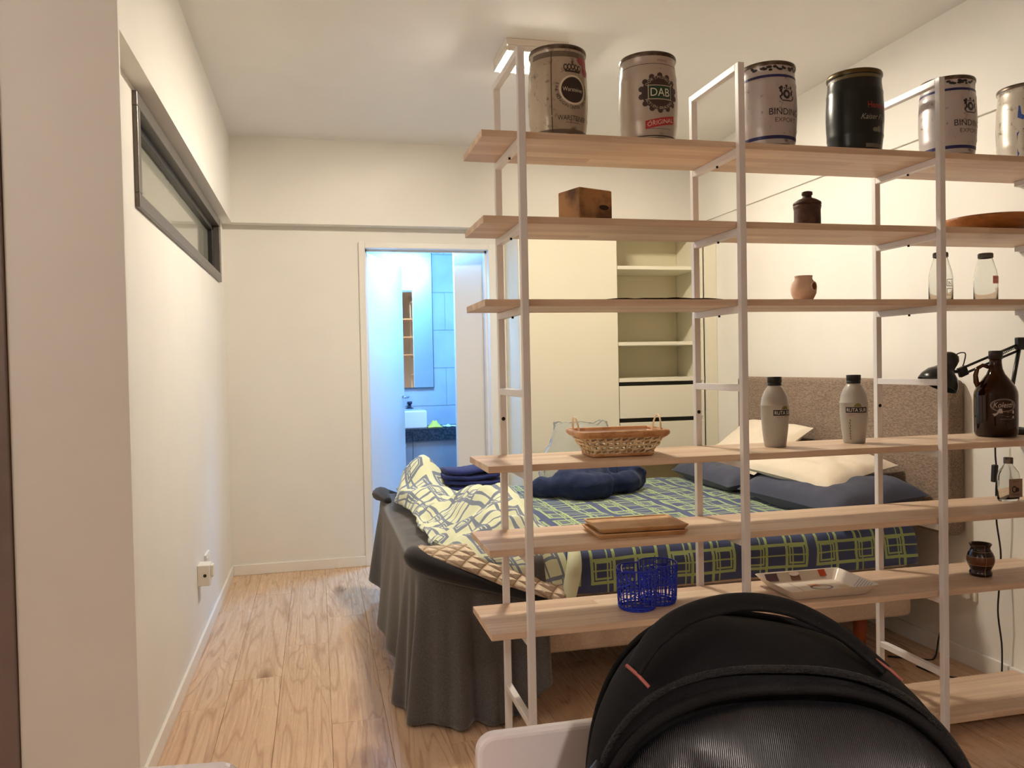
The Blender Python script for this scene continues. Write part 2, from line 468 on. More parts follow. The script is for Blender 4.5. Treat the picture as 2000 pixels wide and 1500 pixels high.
# vanity: stone slab, tiled apron
v = thing('vanity_counter', (.85, 6.2, 0), 'dark stone bathroom counter on a grey tiled base under the mirror', 'counter')
def loc_of(o): return o.location
M_STONE = mat('dark_stone', (38, 44, 54), .18, var=(60, .5, (62, 70, 82)))
def child_box(mb_args, name, m, parent, **k):
    p = parent.location
    x0, x1, y0, y1, z0, z1 = mb_args
    return MB().box(x0 - p.x, x1 - p.x, y0 - p.y, y1 - p.y, z0 - p.z, z1 - p.z).build(name, m, parent, **k)
CF, CT = 6.02, .75
child_box((BX0 + .02, 1.7, CF, BY1 - .008, CT - .092, CT), 'counter_slab', M_STONE, v, bevel=.002)
for i in range(3):
    child_box((.12 + i * .56, .12 + i * .56 + .557, CF + .02, CF + .05, .40, CT - .093), 'apron_tile', M_GTILE, v, bevel=.001)
    child_box((.12 + i * .56, .12 + i * .56 + .557, CF + .02, CF + .05, .0, .397), 'apron_tile', M_GTILE, v, bevel=.001)
tag(MB().tube([(.607 + .018 * math.cos(q), CF + .012, .627 + .018 * math.sin(q)) for q in [2 * PI * i / 20 for i in range(20)]], .006, 8, True).lathe([(.006, -.012), (.006, .0)], 8, (.607, CF + .012, .65)).build('towel_ring', mat('chrome'), smooth=True), 'small chrome towel ring on the grey tiled counter front', 'ring')
# vessel sink
s = thing('vessel_sink', (.665, 6.19, CT), 'white rectangular vessel sink on the dark bathroom counter', 'sink')
MB().box(-.125, .125, -.15, .15, .0, .135).build('basin', mat('ceramic', (240, 242, 244), .12), s, bevel=.012, seg=3)
MB().box(-.105, .105, -.13, .13, .1355, .1365).build('basin_inside', mat('ceramic_in', (226, 230, 234), .15), s)
f_ = thing('faucet', (.62, 6.375, CT), 'chrome bathroom faucet behind the white sink', 'faucet')
MB().lathe([(.022, 0), (.02, .02), (.016, .03), (.016, .24)], 16).tube([(0, 0, .2), (0, -.06, .215), (0, -.12, .2)], .012, 10).build('spout', mat('chrome'), f_, smooth=True)
MB().tube([(0, 0, .24), (.0, -.05, .27)], .009, 8).build('lever', mat('chrome'), f_, smooth=True)
tag(MB().lathe([(.033, 0), (.035, .01), (.035, .13), (.03, .14), (.012, .145), (.012, .17), (.02, .172), (.02, .19), (.0, .192)], 20, (.70, 6.385, CT)).build('soap_dispenser', mat('dark_soap', (40, 44, 60), .3), smooth=True), 'dark soap bottle beside the bathroom faucet', 'bottle')
# yellow packet, white cloth, white cup
tag(MB().grid(lambda a, b: (.80 + .11 * a, 6.06 + .10 * b, CT + .006 + .045 * max(0, math.sin(PI * a) * math.sin(PI * b)) ** 1.5 * (1 + .5 * fbm(a * 5, b * 5))), 12, 10).build('yellow_sponge', mat('yellow_plastic', (236, 222, 90), .5), smooth=True, solid=.005), 'crumpled yellow cloth on the dark bathroom counter', 'cloth')
tag(MB().grid(lambda a, b: (.92 + .10 * a, 6.07 + .10 * b, CT + .007 + .016 * abs(fbm(a * 3, b * 3, 3))), 12, 10).build('white_cloth', mat('white_cloth', (236, 236, 226), .8), smooth=True, solid=.006), 'small folded white cloth beside the yellow cloth', 'cloth')
tag(MB().lathe([(.03, 0), (.033, .01), (.035, .05), (.042, .09), (.038, .088), (.03, .012)], 20, (1.06, 6.12, CT)).build('white_cup', mat('ceramic'), smooth=True), 'white cup at the end of the bathroom counter', 'cup')
# mirror
mr = thing('wall_mirror', (.6, BY1 - .03, 1.045), 'tall frameless mirror above the bathroom sink', 'mirror')
MB().box(-.42, .3, -.001, .022, 0, 1.15).build('mirror_box', mat('mirror_edge', (60, 74, 90), .3), mr)
MB().box(-.42, .295, -.003, -.0012, .004, 1.146).build('mirror_glass', mat('mirror_silver', (236, 242, 244), .01, 1.), mr)

# ------------------------------------------------------------------ lamps
lt = thing('bathroom_ceiling_lamp', (.76, 5.36, BZ), 'round white glowing lamp on the bathroom ceiling', 'lamp')
MB().lathe([(.115, -.005), (.115, .0)], 32).build('lamp_plate', M_TRIM, lt)
MB().lathe([(.0, -.045), (.06, -.043), (.1, -.03), (.11, -.005)], 32, cap=False).build('diffuser', mat('cool_glow', (110, 180, 255), .5, emit=BATH_LED), lt, smooth=True)

lt = thing('ceiling_lamp', (.925, 3.405, HC), 'square ceiling lamp with bright warm tube bars above the bed', 'lamp')
MB().box(-.135, .135, -.125, .125, -.028, 0).box(-.135, -.129, -.125, .125, -.053, -.028).box(.129, .135, -.125, .125, -.053, -.028).box(-.129, .129, -.125, -.119, -.053, -.028).box(-.129, .129, .119, .125, -.053, -.028).build('housing', mat('lamp_white', (230, 222, 210), .4), lt, bevel=.004)
for i in range(4):
    x = -.105 + i * .07
    b = MB().box(x - .017, x + .017, -.112, .112, -.037, -.029).build('bar_mount', mat('lamp_white'), lt, bevel=.001)
    MB().tube([(x, -.108, -.049), (x, .108, -.049)], .012, 12).build('tube_bar', mat('warm_glow', (255, 242, 222), .5, emit=BEDROOM_LED), b, smooth=True)

lt = thing('pendant_lamp', (.3, -1.0, HC + .0), 'white pendant lamp with a conical shade over the living area', 'lamp')
MB().lathe([(.05, -.03), (.05, 0)], 20).tube([(0, 0, -.03), (0, 0, -.30)], .004, 6).build('cord', M_TRIM, lt)
MB().lathe([(.24, -.60), (.22, -.55), (.07, -.32), (.03, -.30)], 32, cap=False).build('lamp_shade', mat('shade_white', (235, 230, 222), .6), lt, smooth=True, solid=.004)
MB().lathe([(.0, -.54), (.035, -.525), (.05, -.49), (.045, -.45), (.02, -.41), (.015, -.34), (.0, -.34)], 16, cap=False).build('bulb', mat('warm_bulb', (255, 238, 230), .5, emit=LIVING_LED), lt, smooth=True)

lt = thing('fill_wall_lamp', (LX0, .9, 1.85), 'added white cylinder fill lamp, out of view on the living room side wall', 'lamp')  # made-up wall lamp out of view, added to brighten the pillar face
MB().box(0, .02, -.05, .05, -.08, .08).build('back_plate', M_TRIM, lt, bevel=.003)
MB().tube([(.02, 0, 0), (.10, 0, 0)], .008, 8).build('arm', M_TRIM, lt, smooth=True)
MB().lathe([(.0, -.09), (.05, -.085), (.055, -.07), (.055, .07), (.05, .085), (.0, .09)], 24, (.15, 0, 0), cap=False).build('diffuser', mat('fill_glow', (255, 247, 240), .5, emit=FILL_LED / 10), lt, smooth=True)
# ------------------------------------------------------------------ shelving unit
SX, SY = .552, 2.149
FR = [0., .653, 1.333]
ZS = [1.839, 1.609, 1.383, .930, .700, .471]
TB = .019
shelf = thing('shelving_unit', (SX, SY, 0), 'tall open shelving unit with white steel frames and pale wood boards', 'shelf')
YF, YK = -.022, .276          # front post front face, back post front face (local)
PT = 2.062
M_HOLE = mat('dark_screw', (28, 24, 22), .4, .6)
for i, x in enumerate(FR):
    for y in (YF, YK):
        MB().box(x - .01, x + .01, y, y + .02, 0, PT).build('post', M_POST, shelf, bevel=.0012, seg=1)
    for z in [zz - TB for zz in ZS] + [PT, 1.134, .222, .044]:
        r = MB().box(x - .01, x + .01, YF + .02, YK, z - .02, z).build('rung', M_POST, shelf, bevel=.0012, seg=1)
        if z in (ZS[0] - TB, ZS[1] - TB, ZS[2] - TB):
            MB().lathe([(.0035, -.026), (.0035, -.019)], 8, (x, .13, z)).build('screw', M_HOLE, r)
    for z in (1.655, 1.04, .41):
        MB().prism([(.006 * math.cos(q * PI / 5), .006 * math.sin(q * PI / 5)) for q in range(10)], lambda a, b, d: (x + a, YK - .001 + d, z + b), 0., .002).build('screw', M_HOLE, shelf)
for i, z in enumerate(ZS):
    MB().box(-.108, XR - SX - .002, .001, .274, z - TB, z).build('shelf_board', M_BOARD, shelf, bevel=.0012, seg=1)
MB().box(1.345, XR - SX - .014, -.0, .272, .044, .063).build('shelf_board', M_BOARD, shelf, bevel=.0012, seg=1)

for z in ZS: MB().box(XR - SX - .022, XR - SX - .002, .03, .25, z - TB - .018, z - TB).build('wall_cleat', M_POST, shelf, bevel=.001, seg=1)

# ------------------------------------------------------------------ beer kegs
KEGP = [(.079, 0), (.0825, .004), (.0825, .012), (.079, .017), (.080, .03), (.083, .055), (.0848, .062), (.0842, .07), (.086, .10), (.0868, .131), (.086, .16), (.0842, .192), (.0848, .2), (.083, .207), (.080, .232), (.079, .245), (.0825, .250), (.0825, .258), (.080, .262)]
def keg_r(z):
    for (r0, z0), (r1, z1) in zip(KEGP, KEGP[1:]):
        if z0 <= z <= z1: return r0 + (r1 - r0) * (z - z0) / max(z1 - z0, 1e-6)
    return .08
def wrap(prof_r, th, eps=.0006, rm=.084):
    def fn(x, z):
        q = th + x / rm; r = prof_r(z) + eps
        return (r * math.sin(q), -r * math.cos(q), z)
    return fn
def worn(name, c, dirt, amt, rough=.35, metal=.25, c3=None):
    g = G(name); tc = g.n('ShaderNodeTexCoord')
    n = g.noise(tc.outputs['Object'], 34, 7, .7, .2); n2 = g.noise(g.map(tc.outputs['Object'], (1, 1, .5)), 9, 4)
    k = g.rng(n, .66 - amt * .16, .76 - amt * .12)
    base = g.mix(g.rng(n2, .35, .65, 0, .5), srgb(*c), srgb(*[int(q * .82) for q in c]))
    g.col(g.mix(k, base, srgb(*dirt))); g.b.inputs['Roughness'].default_value = rough; g.b.inputs['Metallic'].default_value = metal
    g.bump(n2, .25, .006)
    return g.m
M_RIM = mat('steel_rim', (120, 108, 96), .35, .8, var=(20, .6, (70, 52, 40)))
INK = {}
def ink(c, rough=.45):
    k = 'ink_%d_%d_%d' % c
    return mat(k, c, rough)
def make_keg(x, y, label, body, rz=0., rim=M_RIM):
    t = thing('beer_keg', (x, y, ZS[0]), label, 'keg', 'small metal kegs on the top board', rz)
    MB().lathe(KEGP, 48, cap=False).build('body', body, t, smooth=True)
    MB().lathe([(.0828, .2495), (.0838, .252), (.0838, .259), (.082, .2625), (.0785, .2625), (.0765, .255), (.0, .253)], 48, cap=False).build('rim', rim, t, smooth=True)
    MB().lathe([(0, .0005), (.083, .0), (.0838, .003), (.0838, .011), (.0825, .0145)], 48, cap=False).build('rim', rim, t, smooth=True)
    b = MB().lathe([(.017, .254), (.017, .2585), (.013, .2585)], 20).build('bung', mat('black_rubber', (24, 24, 24), .6), t)
    return t, wrap(keg_r, 0.)
def ring_band(mb, z0, z1, eps=.0005):
    mb.lathe([(keg_r(z0 + (z1 - z0) * i / 4) + eps, z0 + (z1 - z0) * i / 4) for i in range(5)], 48, cap=False)
def decal(t, fill, c, name='print', rough=.45):
    mb = MB(); fill(mb); return mb.build(name, ink(c, rough), t)

def crown(mb, fn, cx, cy, w):
    put_rect(mb, fn, cx - w * .5, cx + w * .5, cy, cy + w * .12, 6, 1)
    for i in range(5):
        a = (i - 2) * w * .23; put_disc(mb, fn, cx + a, cy + w * (.34 - .03 * abs(i - 2)), w * .13, w * .2, 12, w * .075, 1)
    put_disc(mb, fn, cx, cy + w * .62, w * .06, None, 10, 0, 1); put_rect(mb, fn, cx - w * .02, cx + w * .02, cy + w * .6, cy + w * .8, 1, 1)
def crest(mb, fn, cx, cy, s):
    rr = random.Random(7)
    put_disc(mb, fn, cx, cy, s * .36, s * .42, 16, s * .16, 2)
    for sgn in (-1, 1):
        for k in range(9):
            put_disc(mb, fn, cx + sgn * s * (.45 + .28 * rr.random()), cy - s * .45 + s * .95 * k / 8, s * (.07 + .07 * rr.random()), None, 7, 0, 1)
        put_disc(mb, fn, cx + sgn * s * .5, cy + s * .62, s * .11, None, 8, 0, 1)
    put_disc(mb, fn, cx, cy + s * .72, s * .13, None, 8, 0, 1); put_rect(mb, fn, cx - s * .5, cx + s * .5, cy - s * .62, cy - s * .52, 5, 1)
    for k in range(5): put_disc(mb, fn, cx + (k - 2) * s * .2, cy + s * .52, s * .07, None, 7, 0, 1)

KY = 2.275
# 1 -- cream, crowned round emblem
t, fn = make_keg(.699, KY, 'weathered cream keg with a crowned round emblem and red patch beside the end frame', worn('keg_cream', (186, 172, 152), (104, 86, 68), .75), .10)
fe = wrap(keg_r, 0., .0011); ff = wrap(keg_r, 0., .0016)
decal(t, lambda m: put_disc(m, fn, .012, .135, .0415, None, 36, .0365, 1), (226, 216, 196))
def k1(m):
    put_disc(m, fn, .012, .135, .0355, None, 36, 0, 4); crown(m, fn, .012, .184, .048)
    put_arc(m, 'EINE KÖNIGIN UNTER DEN BIEREN', fn, .012, .135, .0395, .0062, 285, 75, inside=False) if False else put_arc(m, 'EINE KÖNIGIN UNTER DEN BIEREN', fn, .012, .135, .0530, .0085, 292, 68, inside=True)
    put_text(m, 'WARSTEINER', fn, .012, .050, .0135, .094)
    put_rect(m, fn, -.012, .036, .0435, .0445, 8, 1)
decal(t, k1, (52, 40, 34))
decal(t, lambda m: put_text(m, 'Warsteiner', fe, .012, .130, .0115, .064), (214, 202, 182))
decal(t, lambda m: (put_disc(m, fn, .056, .222, .026, .014, 18, 0, 3), put_disc(m, fn, .062, .200, .016, .020, 18, 0, 3)), (158, 62, 58))
decal(t, lambda m: (put_rect(m, fn, -.052, -.0495, .02, .244, 1, 14)), (70, 54, 42), 'seam')
decal(t, lambda m: ring_band(m, .014, .026), (112, 98, 84), 'band')
decal(t, lambda m: put_rect(m, fn, -.12, .12, .228, .244, 18, 3), (112, 98, 84), 'band')
# 2 -- pale grey, emblem with three letters
t, fn = make_keg(.980, KY, 'pale grey keg with a dark oval crest and red banner between the first frames', worn('keg_grey', (190, 178, 164), (132, 116, 100), .3), -.08)
def k2(m):
    put_disc(m, fn, .008, .142, .053, .049, 36, 0, 5)
    for i in range(14):
        a = 2 * PI * i / 14; put_disc(m, fn, .008 + .055 * math.sin(a), .142 + .050 * math.cos(a), .0085, None, 8, 0, 1)
    ring_band(m, .019, .022); ring_band(m, .226, .2275)
    put_rect(m, fn, -.03, .046, .040, .041, 8, 1)
decal(t, k2, (62, 46, 42))
decal(t, lambda m: (put_arc(m, 'DORTMUNDER', fe, .008, .142, .0405, .0085, -64, 64), put_arc(m, 'ACTIEN-BRAUEREI', fe, .008, .142, .0475, .0080, 246, 114, inside=True), put_rect(m, fe, -.0275, .0435, .122, .164, 8, 3)), (196, 182, 164))
decal(t, lambda m: put_rect(m, ff, -.025, .041, .1245, .1615, 8, 3), (34, 66, 44))
f3 = wrap(keg_r, 0., .0021)
decal(t, lambda m: put_text(m, 'DAB', f3, .008, .1315, .0235, .056), (230, 224, 210))
decal(t, lambda m: put_rect(m, fn, -.036, .058, .048, .071, 10, 3, skew=.018), (176, 44, 44), 'banner')
def k2b(m):
    g2 = lambda x, y: fe(x, y + (x - .012) * .19)
    put_text(m, 'ORIGINAL', g2, .011, .0535, .0125, .082)
decal(t, k2b, (228, 210, 200))
decal(t, lambda m: put_text(m, 'IMPORTED', fn, .02, .234, .006, .034), (150, 90, 60))
# 3, 5 -- white with two blue bands
def blue_keg(x, label, rz):
    t, fn = make_keg(x, KY, label, worn('keg_white_%d' % int(x * 10), (198, 190, 188), (96, 70, 54), .55), rz)
    for z_ in ((.030, .040), (.214, .222)): decal(t, lambda m: ring_band(m, *z_), (38, 40, 96), 'band')
    decal(t, lambda m: crest(m, fn, .012, .162, .034), (44, 38, 44), 'crest')
    decal(t, lambda m: put_text(m, 'BINDING', fn, .010, .100, .0195, .104), (38, 34, 44))
    decal(t, lambda m: put_text(m, 'EXPORT', fn, .012, .079, .0130, .074), (104, 72, 58))
    decal(t, lambda m: [put_disc(m, wrap(keg_r, 0., .0009), (r_.random() - .5) * .2, .236 + r_.random() * .010, .004 + .006 * r_.random(), .004, 7, 0, 1) for r_ in [random.Random(int(x * 100))] for _ in range(26)], (40, 34, 32), 'stain')
    return t
blue_keg(1.378, 'white keg with blue bands and a stained dent standing at the second frame', .0)
blue_keg(2.035, 'white keg with blue bands standing behind the third frame post', .0)
# 4 -- black
M_BLK = worn('keg_black', (26, 30, 26), (60, 52, 34), .25, .28, .35)
t, fn = make_keg(1.686, KY, 'black keg with red and silver script lettering', M_BLK, .0, mat('bronze_rim', (92, 76, 44), .35, .8))
decal(t, lambda m: put_text(m, 'Henninger', fn, .030, .138, .0190, .090), (168, 44, 38))
decal(t, lambda m: (put_text(m, 'Kaiser Pilsner', fn, .020, .103, .0170, .112, .35)), (150, 146, 134))
decal(t, lambda m: (put_disc(m, fn, .012, .072, .011, .007, 14, 0, 2), put_disc(m, fn, .026, .074, .009, .010, 14, 0, 2), put_rect(m, fn, -.02, .05, .018, .030, 8, 2)), (112, 104, 88))
decal(t, lambda m: (ring_band(m, .236, .246),), (98, 84, 50), 'band')
# 6 -- white and blue stripes, cut by the picture edge
t, fn = make_keg(2.345, KY, 'dented white keg with blue stripes beyond the third frame', worn('keg_speckled', (206, 198, 184), (116, 96, 68), .75), .0)
decal(t, lambda m: put_text(m, 'QUILMES', lambda x, z: fn(x, z + x * .22), .006, .136, .023, .112), (34, 30, 34))
for fl in (lambda m: put_rect(m, fn, -.012, .07, .212, .232, 8, 2), lambda m: put_poly(m, fn, [(-.085, .19), (-.055, .17), (-.072, .14), (-.088, .15)]), lambda m: put_poly(m, fn, [(-.09, .10), (-.066, .115), (-.06, .09), (-.09, .02)])): decal(t, fl, (54, 84, 158), 'stripe')
decal(t, lambda m: crest(m, fn, -.012, .098, .018), (40, 52, 62))

# ------------------------------------------------------------------ second board: box, lidded jar, bowl
t = thing('wooden_box', (.785, 2.30, ZS[1]), 'small dark brown wooden box with an oval opening', 'box', rz=.36)
M_BOX = mat('brown_box', (172, 128, 80), .45, var=(14, .5, (92, 58, 32)))
MB().box(-.062, .062, -.05, .05, 0, .104).build('box_body', M_BOX, t, bevel=.003)
MB().prism([(.030 + .019 * math.cos(q * PI / 10), .052 + .0075 * math.sin(q * PI / 10)) for q in range(20)], lambda a, b, d: (a, -.0503 - d, b), 0, .0008).build('oval_opening', mat('box_dark', (34, 18, 12), .6), t)
MB().box(-.058, .058, -.046, .046, .104, .1045).build('box_lid', M_BOX, t)
t = thing('lidded_jar', (1.528, 2.30, ZS[1]), 'dark brown clay jar with a knobbed lid on the second board', 'jar')
M_CLAY = mat('dark_clay', (82, 54, 44), .6, var=(30, .5, (62, 40, 34)), bump=(60, .3))
MB().lathe([(.038, 0), (.040, .004), (.041, .03), (.0405, .068), (.042, .076), (.043, .082), (.039, .086)], 32).build('jar_body', M_CLAY, t, smooth=True)
MB().lathe([(.036, .084), (.0435, .087), (.042, .093), (.028, .102), (.015, .107), (.013, .113), (.017, .118), (.016, .126), (.010, .128)], 32).build('lid', M_CLAY, t, smooth=True)
def wobj(name, prof, loc, m, label, cat, n=40): return tag(MB().lathe(prof, n, cap=True).build(name, m, smooth=True, loc=loc), label, cat)
g = G('bowl_wood'); tc = g.n('ShaderNodeTexCoord'); n = g.noise(g.map(tc.outputs['Object'], (3, 30, 30)), 2.5, 4)
g.col(g.mix(n, srgb(200, 132, 70), srgb(128, 74, 36))); g.b.inputs['Roughness'].default_value = .3
wobj('wooden_bowl', [(.075, 0), (.08, .002), (.115, .02), (.138, .043), (.142, .053), (.138, .053), (.11, .026), (.07, .010), (.0, .008)], (2.205, 2.287, ZS[1]), g.m, 'shallow brown wooden bowl on the second board', 'bowl')
# third board: round pot, two milk bottles, dark mat
t = thing('clay_pot', (1.505, 2.29, ZS[2]), 'small round beige clay pot with a hole in its side', 'pot')
M_POT = mat('beige_clay', (226, 196, 174), .75, var=(12, .4, (206, 170, 146)))
MB().lathe([(.018, 0), (.021, .002), (.030, .012), (.038, .028), (.040, .044), (.036, .062), (.027, .073), (.0265, .080), (.028, .085), (.0235, .085), (.022, .074)], 36).build('pot_body', M_POT, t, smooth=True)
q0 = .35
pr = lambda z: .0402 - abs(z - .046) * .12
MB().tube([(pr(.05 + .012 * math.sin(a)) * math.sin(q0 + .012 * math.cos(a) / .04) * 1.0, -pr(.05 + .012 * math.sin(a)) * math.cos(q0 + .012 * math.cos(a) / .04), .05 + .013 * math.sin(a)) for a in [2 * PI * i / 18 for i in range(18)]], .0025, 6, True).build('hole_rim', M_POT, t, smooth=True)
mb = MB(); put_disc(mb, wrap(lambda z: pr(z), q0, .001, .04), 0, .05, .0115, .0125, 18, 0, 3); mb.build('hole', mat('hole_red', (112, 58, 44), .8), t)
M_GLASS = mat('clear_glass', (248, 250, 248), .02, trans=1., ior=1.3)
M_CAPG = mat('grey_cap', (112, 108, 104), .45, .4, bump=(160, .4))
def milk(x, y, label, prints):
    t = thing('milk_bottle', (x, y, ZS[2]), label, 'bottle', 'clear glass bottles on the third board')
    prof = [(.034, 0), (.037, .004), (.037, .085), (.034, .105), (.024, .140), (.0205, .152), (.0205, .158)]
    inn = [(.0185, .158), (.0185, .150), (.0225, .138), (.0322, .104), (.0352, .085), (.0352, .008), (.0, .005)]
    MB().lathe([(0, 0)] + prof + inn, 32, cap=False).build('glass', M_GLASS, t, smooth=True)
    MB().lathe([(.0215, .150), (.0235, .152), (.0235, .164), (.021, .167), (.0, .167)], 24, cap=False).build('cap', M_CAPG, t, smooth=True)
    fnb = wrap(lambda z: .037, .15, .0006, .037); prints(t, fnb); return t
milk(2.026, 2.30, 'clear glass bottle with embossed squares behind the third frame post', lambda t, f: decal(t, lambda m: [put_rect(m, f, -.014 + dx, -.012 + dx, z, z + .024, 1, 2) for dx in (0, .022) for z in (.022, .052)] + [put_rect(m, f, -.014, .010, z, z + .002, 3, 1) for z in (.022, .044, .052, .074)] + [put_text(m, 'N', f, -.002, .056, .013)], (178, 170, 148), 'embossing'))
def pinkp(t, f):
    decal(t, lambda m: put_rect(m, f, -.012, .028, .062, .088, 8, 2), (232, 160, 156), 'print')
    f2 = wrap(lambda z: .037, .15, .0011, .037)
    decal(t, lambda m: (put_text(m, 'FRESH', f2, .008, .077, .006, .03), put_text(m, 'MILK', f2, .008, .066, .006, .026), put_text(m, 'LOVE', f, .010, .040, .008, .026)), (206, 96, 96), 'print')
milk(2.205, 2.30, 'clear glass bottle with a faded pink print on the third board', pinkp)
tag(MB().grid(lambda a, b: (.80 + .36 * a, 2.17 + .2 * b, ZS[2] + .002 + .0035 * (1 + fbm(a * 6, b * 3)) * min(1, 6 * a, 6 * (1 - a))), 30, 8).build('dark_cloth', mat('dark_brown_cloth', (64, 46, 42), .9), smooth=True, solid=.0015), 'thin dark brown cloth lying flat on the third board', 'cloth')

# ------------------------------------------------------------------ fourth board: woven basket, two bottles, growler, desk lamp
M_WICK = mat('wicker', (244, 220, 178), .5, var=(40, .3, (224, 188, 138)))
M_WICKD = mat('wicker_rim', (206, 156, 106), .5, var=(40, .4, (178, 126, 80)))
t = thing('woven_basket', (.866, 2.283, ZS[3]), 'tapered woven wicker basket with two loop handles', 'basket', rz=-.05)
BH = .066; b0 = (.088, .056); b1 = (.128, .086)
def bw(s, f): return (b0[s] + (b1[s] - b0[s]) * f)
def wallpt(side, s, f, out=0.):
    hx, hy = bw(0, f), bw(1, f); z = .004 + BH * f
    if side == 0: return (s * hx, -hy - out, z)
    if side == 1: return (hx + out, s * hy, z)
    if side == 2: return (-s * hx, hy + out, z)
    return (-hx - out, -s * hy, z)
wv = MB()
for side in range(4):
    ns = 10 if side % 2 == 0 else 7
    for k in range(ns):                                  # stakes
        s = -1 + 2 * (k + .5) / ns; hw = .30 / ns
        for dy in (0,):
            wv.grid(lambda u, v: wallpt(side, s + (u - .5) * 2 * hw, v, .0008 * math.sin(v * 4 * PI + (k % 2) * PI)), 2, 10)
    nr = 5
    for j in range(nr):                                  # weavers, waving in and out of the stakes
        f0 = (j + .12) / nr * .93; f1 = (j + .70) / nr * .93
        wv.grid(lambda u, v: wallpt(side, -1 + 2 * u, f0 + (f1 - f0) * v + .030 * math.sin(u * ns * 2 * PI), .0030 * math.cos((u * ns + j) * PI) ), ns * 4, 1)
wv.build('weave', M_WICK, t, smooth=True, solid=.0016)
MB().tube([wallpt(sd, s, 1.0, .002) for sd in range(4) for s in (-.97, -.5, 0, .5, .97)], .0055, 8, True, 1.5).build('rim', M_WICKD, t, smooth=True)
MB().tube([wallpt(sd, s, .90, .003) for sd in range(4) for s in (-.97, 0, .97)], .0035, 6, True, 1.6).build('rim_band', M_WICKD, t, smooth=True)
MB().tube([wallpt(sd, s, .03, .002) for sd in range(4) for s in (-.97, 0, .97)], .0035, 6, True, 1.4).build('foot_band', M_WICKD, t, smooth=True)
MB().box(-b0[0], b0[0], -b0[1], b0[1], .003, .006).build('basket_floor', M_WICK, t)
for sg in (-1, 1):
    MB().tube([(sg * (.124 + .006 * math.sin(a)), -.034 * math.cos(a), .060 + .056 * math.sin(a) ** .8) for a in [PI * i / 20 for i in range(21)]], .0028, 8).build('handle', M_WICK, t, smooth=True)
lin = MB().grid(lambda u, v: (bw(0, .98) * .97 * (2 * u - 1), bw(1, .98) * .96 * (2 * v - 1), .004 + BH * (.55 + .42 * max(abs(2 * u - 1), abs(2 * v - 1)) ** 6)), 30, 20)
lin.build('paper_liner', mat('pale_liner', (226, 204, 192), .8), t, smooth=True)

M_RS = mat('grey_plastic_bottle', (176, 172, 162), .28, var=(9, .3, (166, 160, 148)))
M_RSC = mat('black_cap', (22, 24, 22), .4)
RSP = [(.030, 0), (.0335, .003), (.0345, .012), (.039, .05), (.0428, .10), (.0428, .128), (.0436, .1295), (.0436, .133), (.0425, .134), (.0395, .155), (.032, .175), (.0235, .188), (.0205, .192), (.0205, .199), (.0, .199)]
def rs_r(z):
    for (r0, z0), (r1, z1) in zip(RSP, RSP[1:]):
        if z0 <= z <= z1: return r0 + (r1 - r0) * (z - z0) / max(z1 - z0, 1e-6)
    return .03
def ruta(x, y, th, label):
    t = thing('drink_bottle', (x, y, ZS[3]), label, 'bottle', 'grey plastic bottles on the fourth board')
    MB().lathe(RSP, 36, cap=False).lathe([(0, 0), (.030, 0)], 36, cap=False).build('bottle_body', M_RS, t, smooth=True)
    MB().lathe([(.0208, .193), (.0218, .195), (.0218, .2005), (.0208, .2010), (.0208, .2025), (.0222, .203), (.0222, .2195), (.0208, .221), (.0, .221)], 28, cap=False).build('cap', M_RSC, t, smooth=True)
    f1 = wrap(rs_r, th, .0005, .042); f2 = wrap(rs_r, th, .0010, .042)
    decal(t, lambda m: (put_rect(m, f1, -.034, .034, .100, .118, 14, 2),), (26, 22, 26), 'label_bar')
    decal(t, lambda m: put_text(m, 'RUTA SUR', f2, 0, .1035, .0115, .060), (226, 222, 214), 'lettering')
    decal(t, lambda m: put_disc(m, f1, .003, .1195, .0115, .011, 16, 0, 2, -95, 95), (122, 112, 50), 'sun_mark')
    decal(t, lambda m: (put_rect(m, f1, -.024, -.004, .0945, .0955, 4, 1), put_rect(m, f1, .002, .024, .0965, .0978, 4, 1), put_rect(m, f1, -.024, -.012, .0905, .0912, 4, 1)), (150, 96, 82), 'small_print')
    return t
ruta(1.404, 2.300, .16, 'grey plastic bottle with a black cap next to the second frame')
t2 = ruta(1.690, 2.300, -.42, 'stained grey plastic bottle with a black cap next to the third frame')
decal(t2, lambda m: [put_disc(m, wrap(rs_r, -.42, .0008, .036), -.018 + .001 * math.sin(k * 3), .016 + .0085 * k, .0014, .0035, 7, 0, 1) for k in range(8)], (96, 78, 62), 'stain')

GR = [(.055, 0), (.0625, .004), (.066, .014), (.0665, .06), (.0665, .140), (.065, .152), (.058, .170), (.042, .193), (.028, .212), (.021, .230), (.0185, .250), (.0185, .268)]
t = thing('growler', (2.243, 2.300, ZS[3]), 'large brown glass growler jug with a ring handle and pale print', 'jug')
g = G('amber_glass'); g.b.inputs['Base Color'].default_value = srgb(74, 36, 10); g.b.inputs['Roughness'].default_value = .05; g.b.inputs['Transmission Weight'].default_value = .75; g.b.inputs['IOR'].default_value = 1.4
MB().lathe([(0, 0)] + GR + [(.0155, .268), (.0155, .250), (.019, .228), (.04, .190), (.0635, .14), (.0635, .06), (.060, .008), (0, .006)], 40, cap=False).build('jug_glass', g.m, t, smooth=True)
MB().lathe([(.0195, .262), (.0215, .263), (.0215, .288), (.0195, .291), (0, .291)], 32, cap=False).build('cap', mat('brown_cap', (34, 20, 16), .4), t, smooth=True)
hd = Vector((-.80, .60, 0)).normalized()
MB().tube([hd * .020 + Vector((0, 0, .235)), hd * .038 + Vector((0, 0, .242)), hd * .054 + Vector((0, 0, .232)), hd * .060 + Vector((0, 0, .208)), hd * .058 + Vector((0, 0, .185)), hd * .050 + Vector((0, 0, .168))], [.007, .007, .007, .008, .009, .010], 10).build('ring_handle', g.m, t, smooth=True)
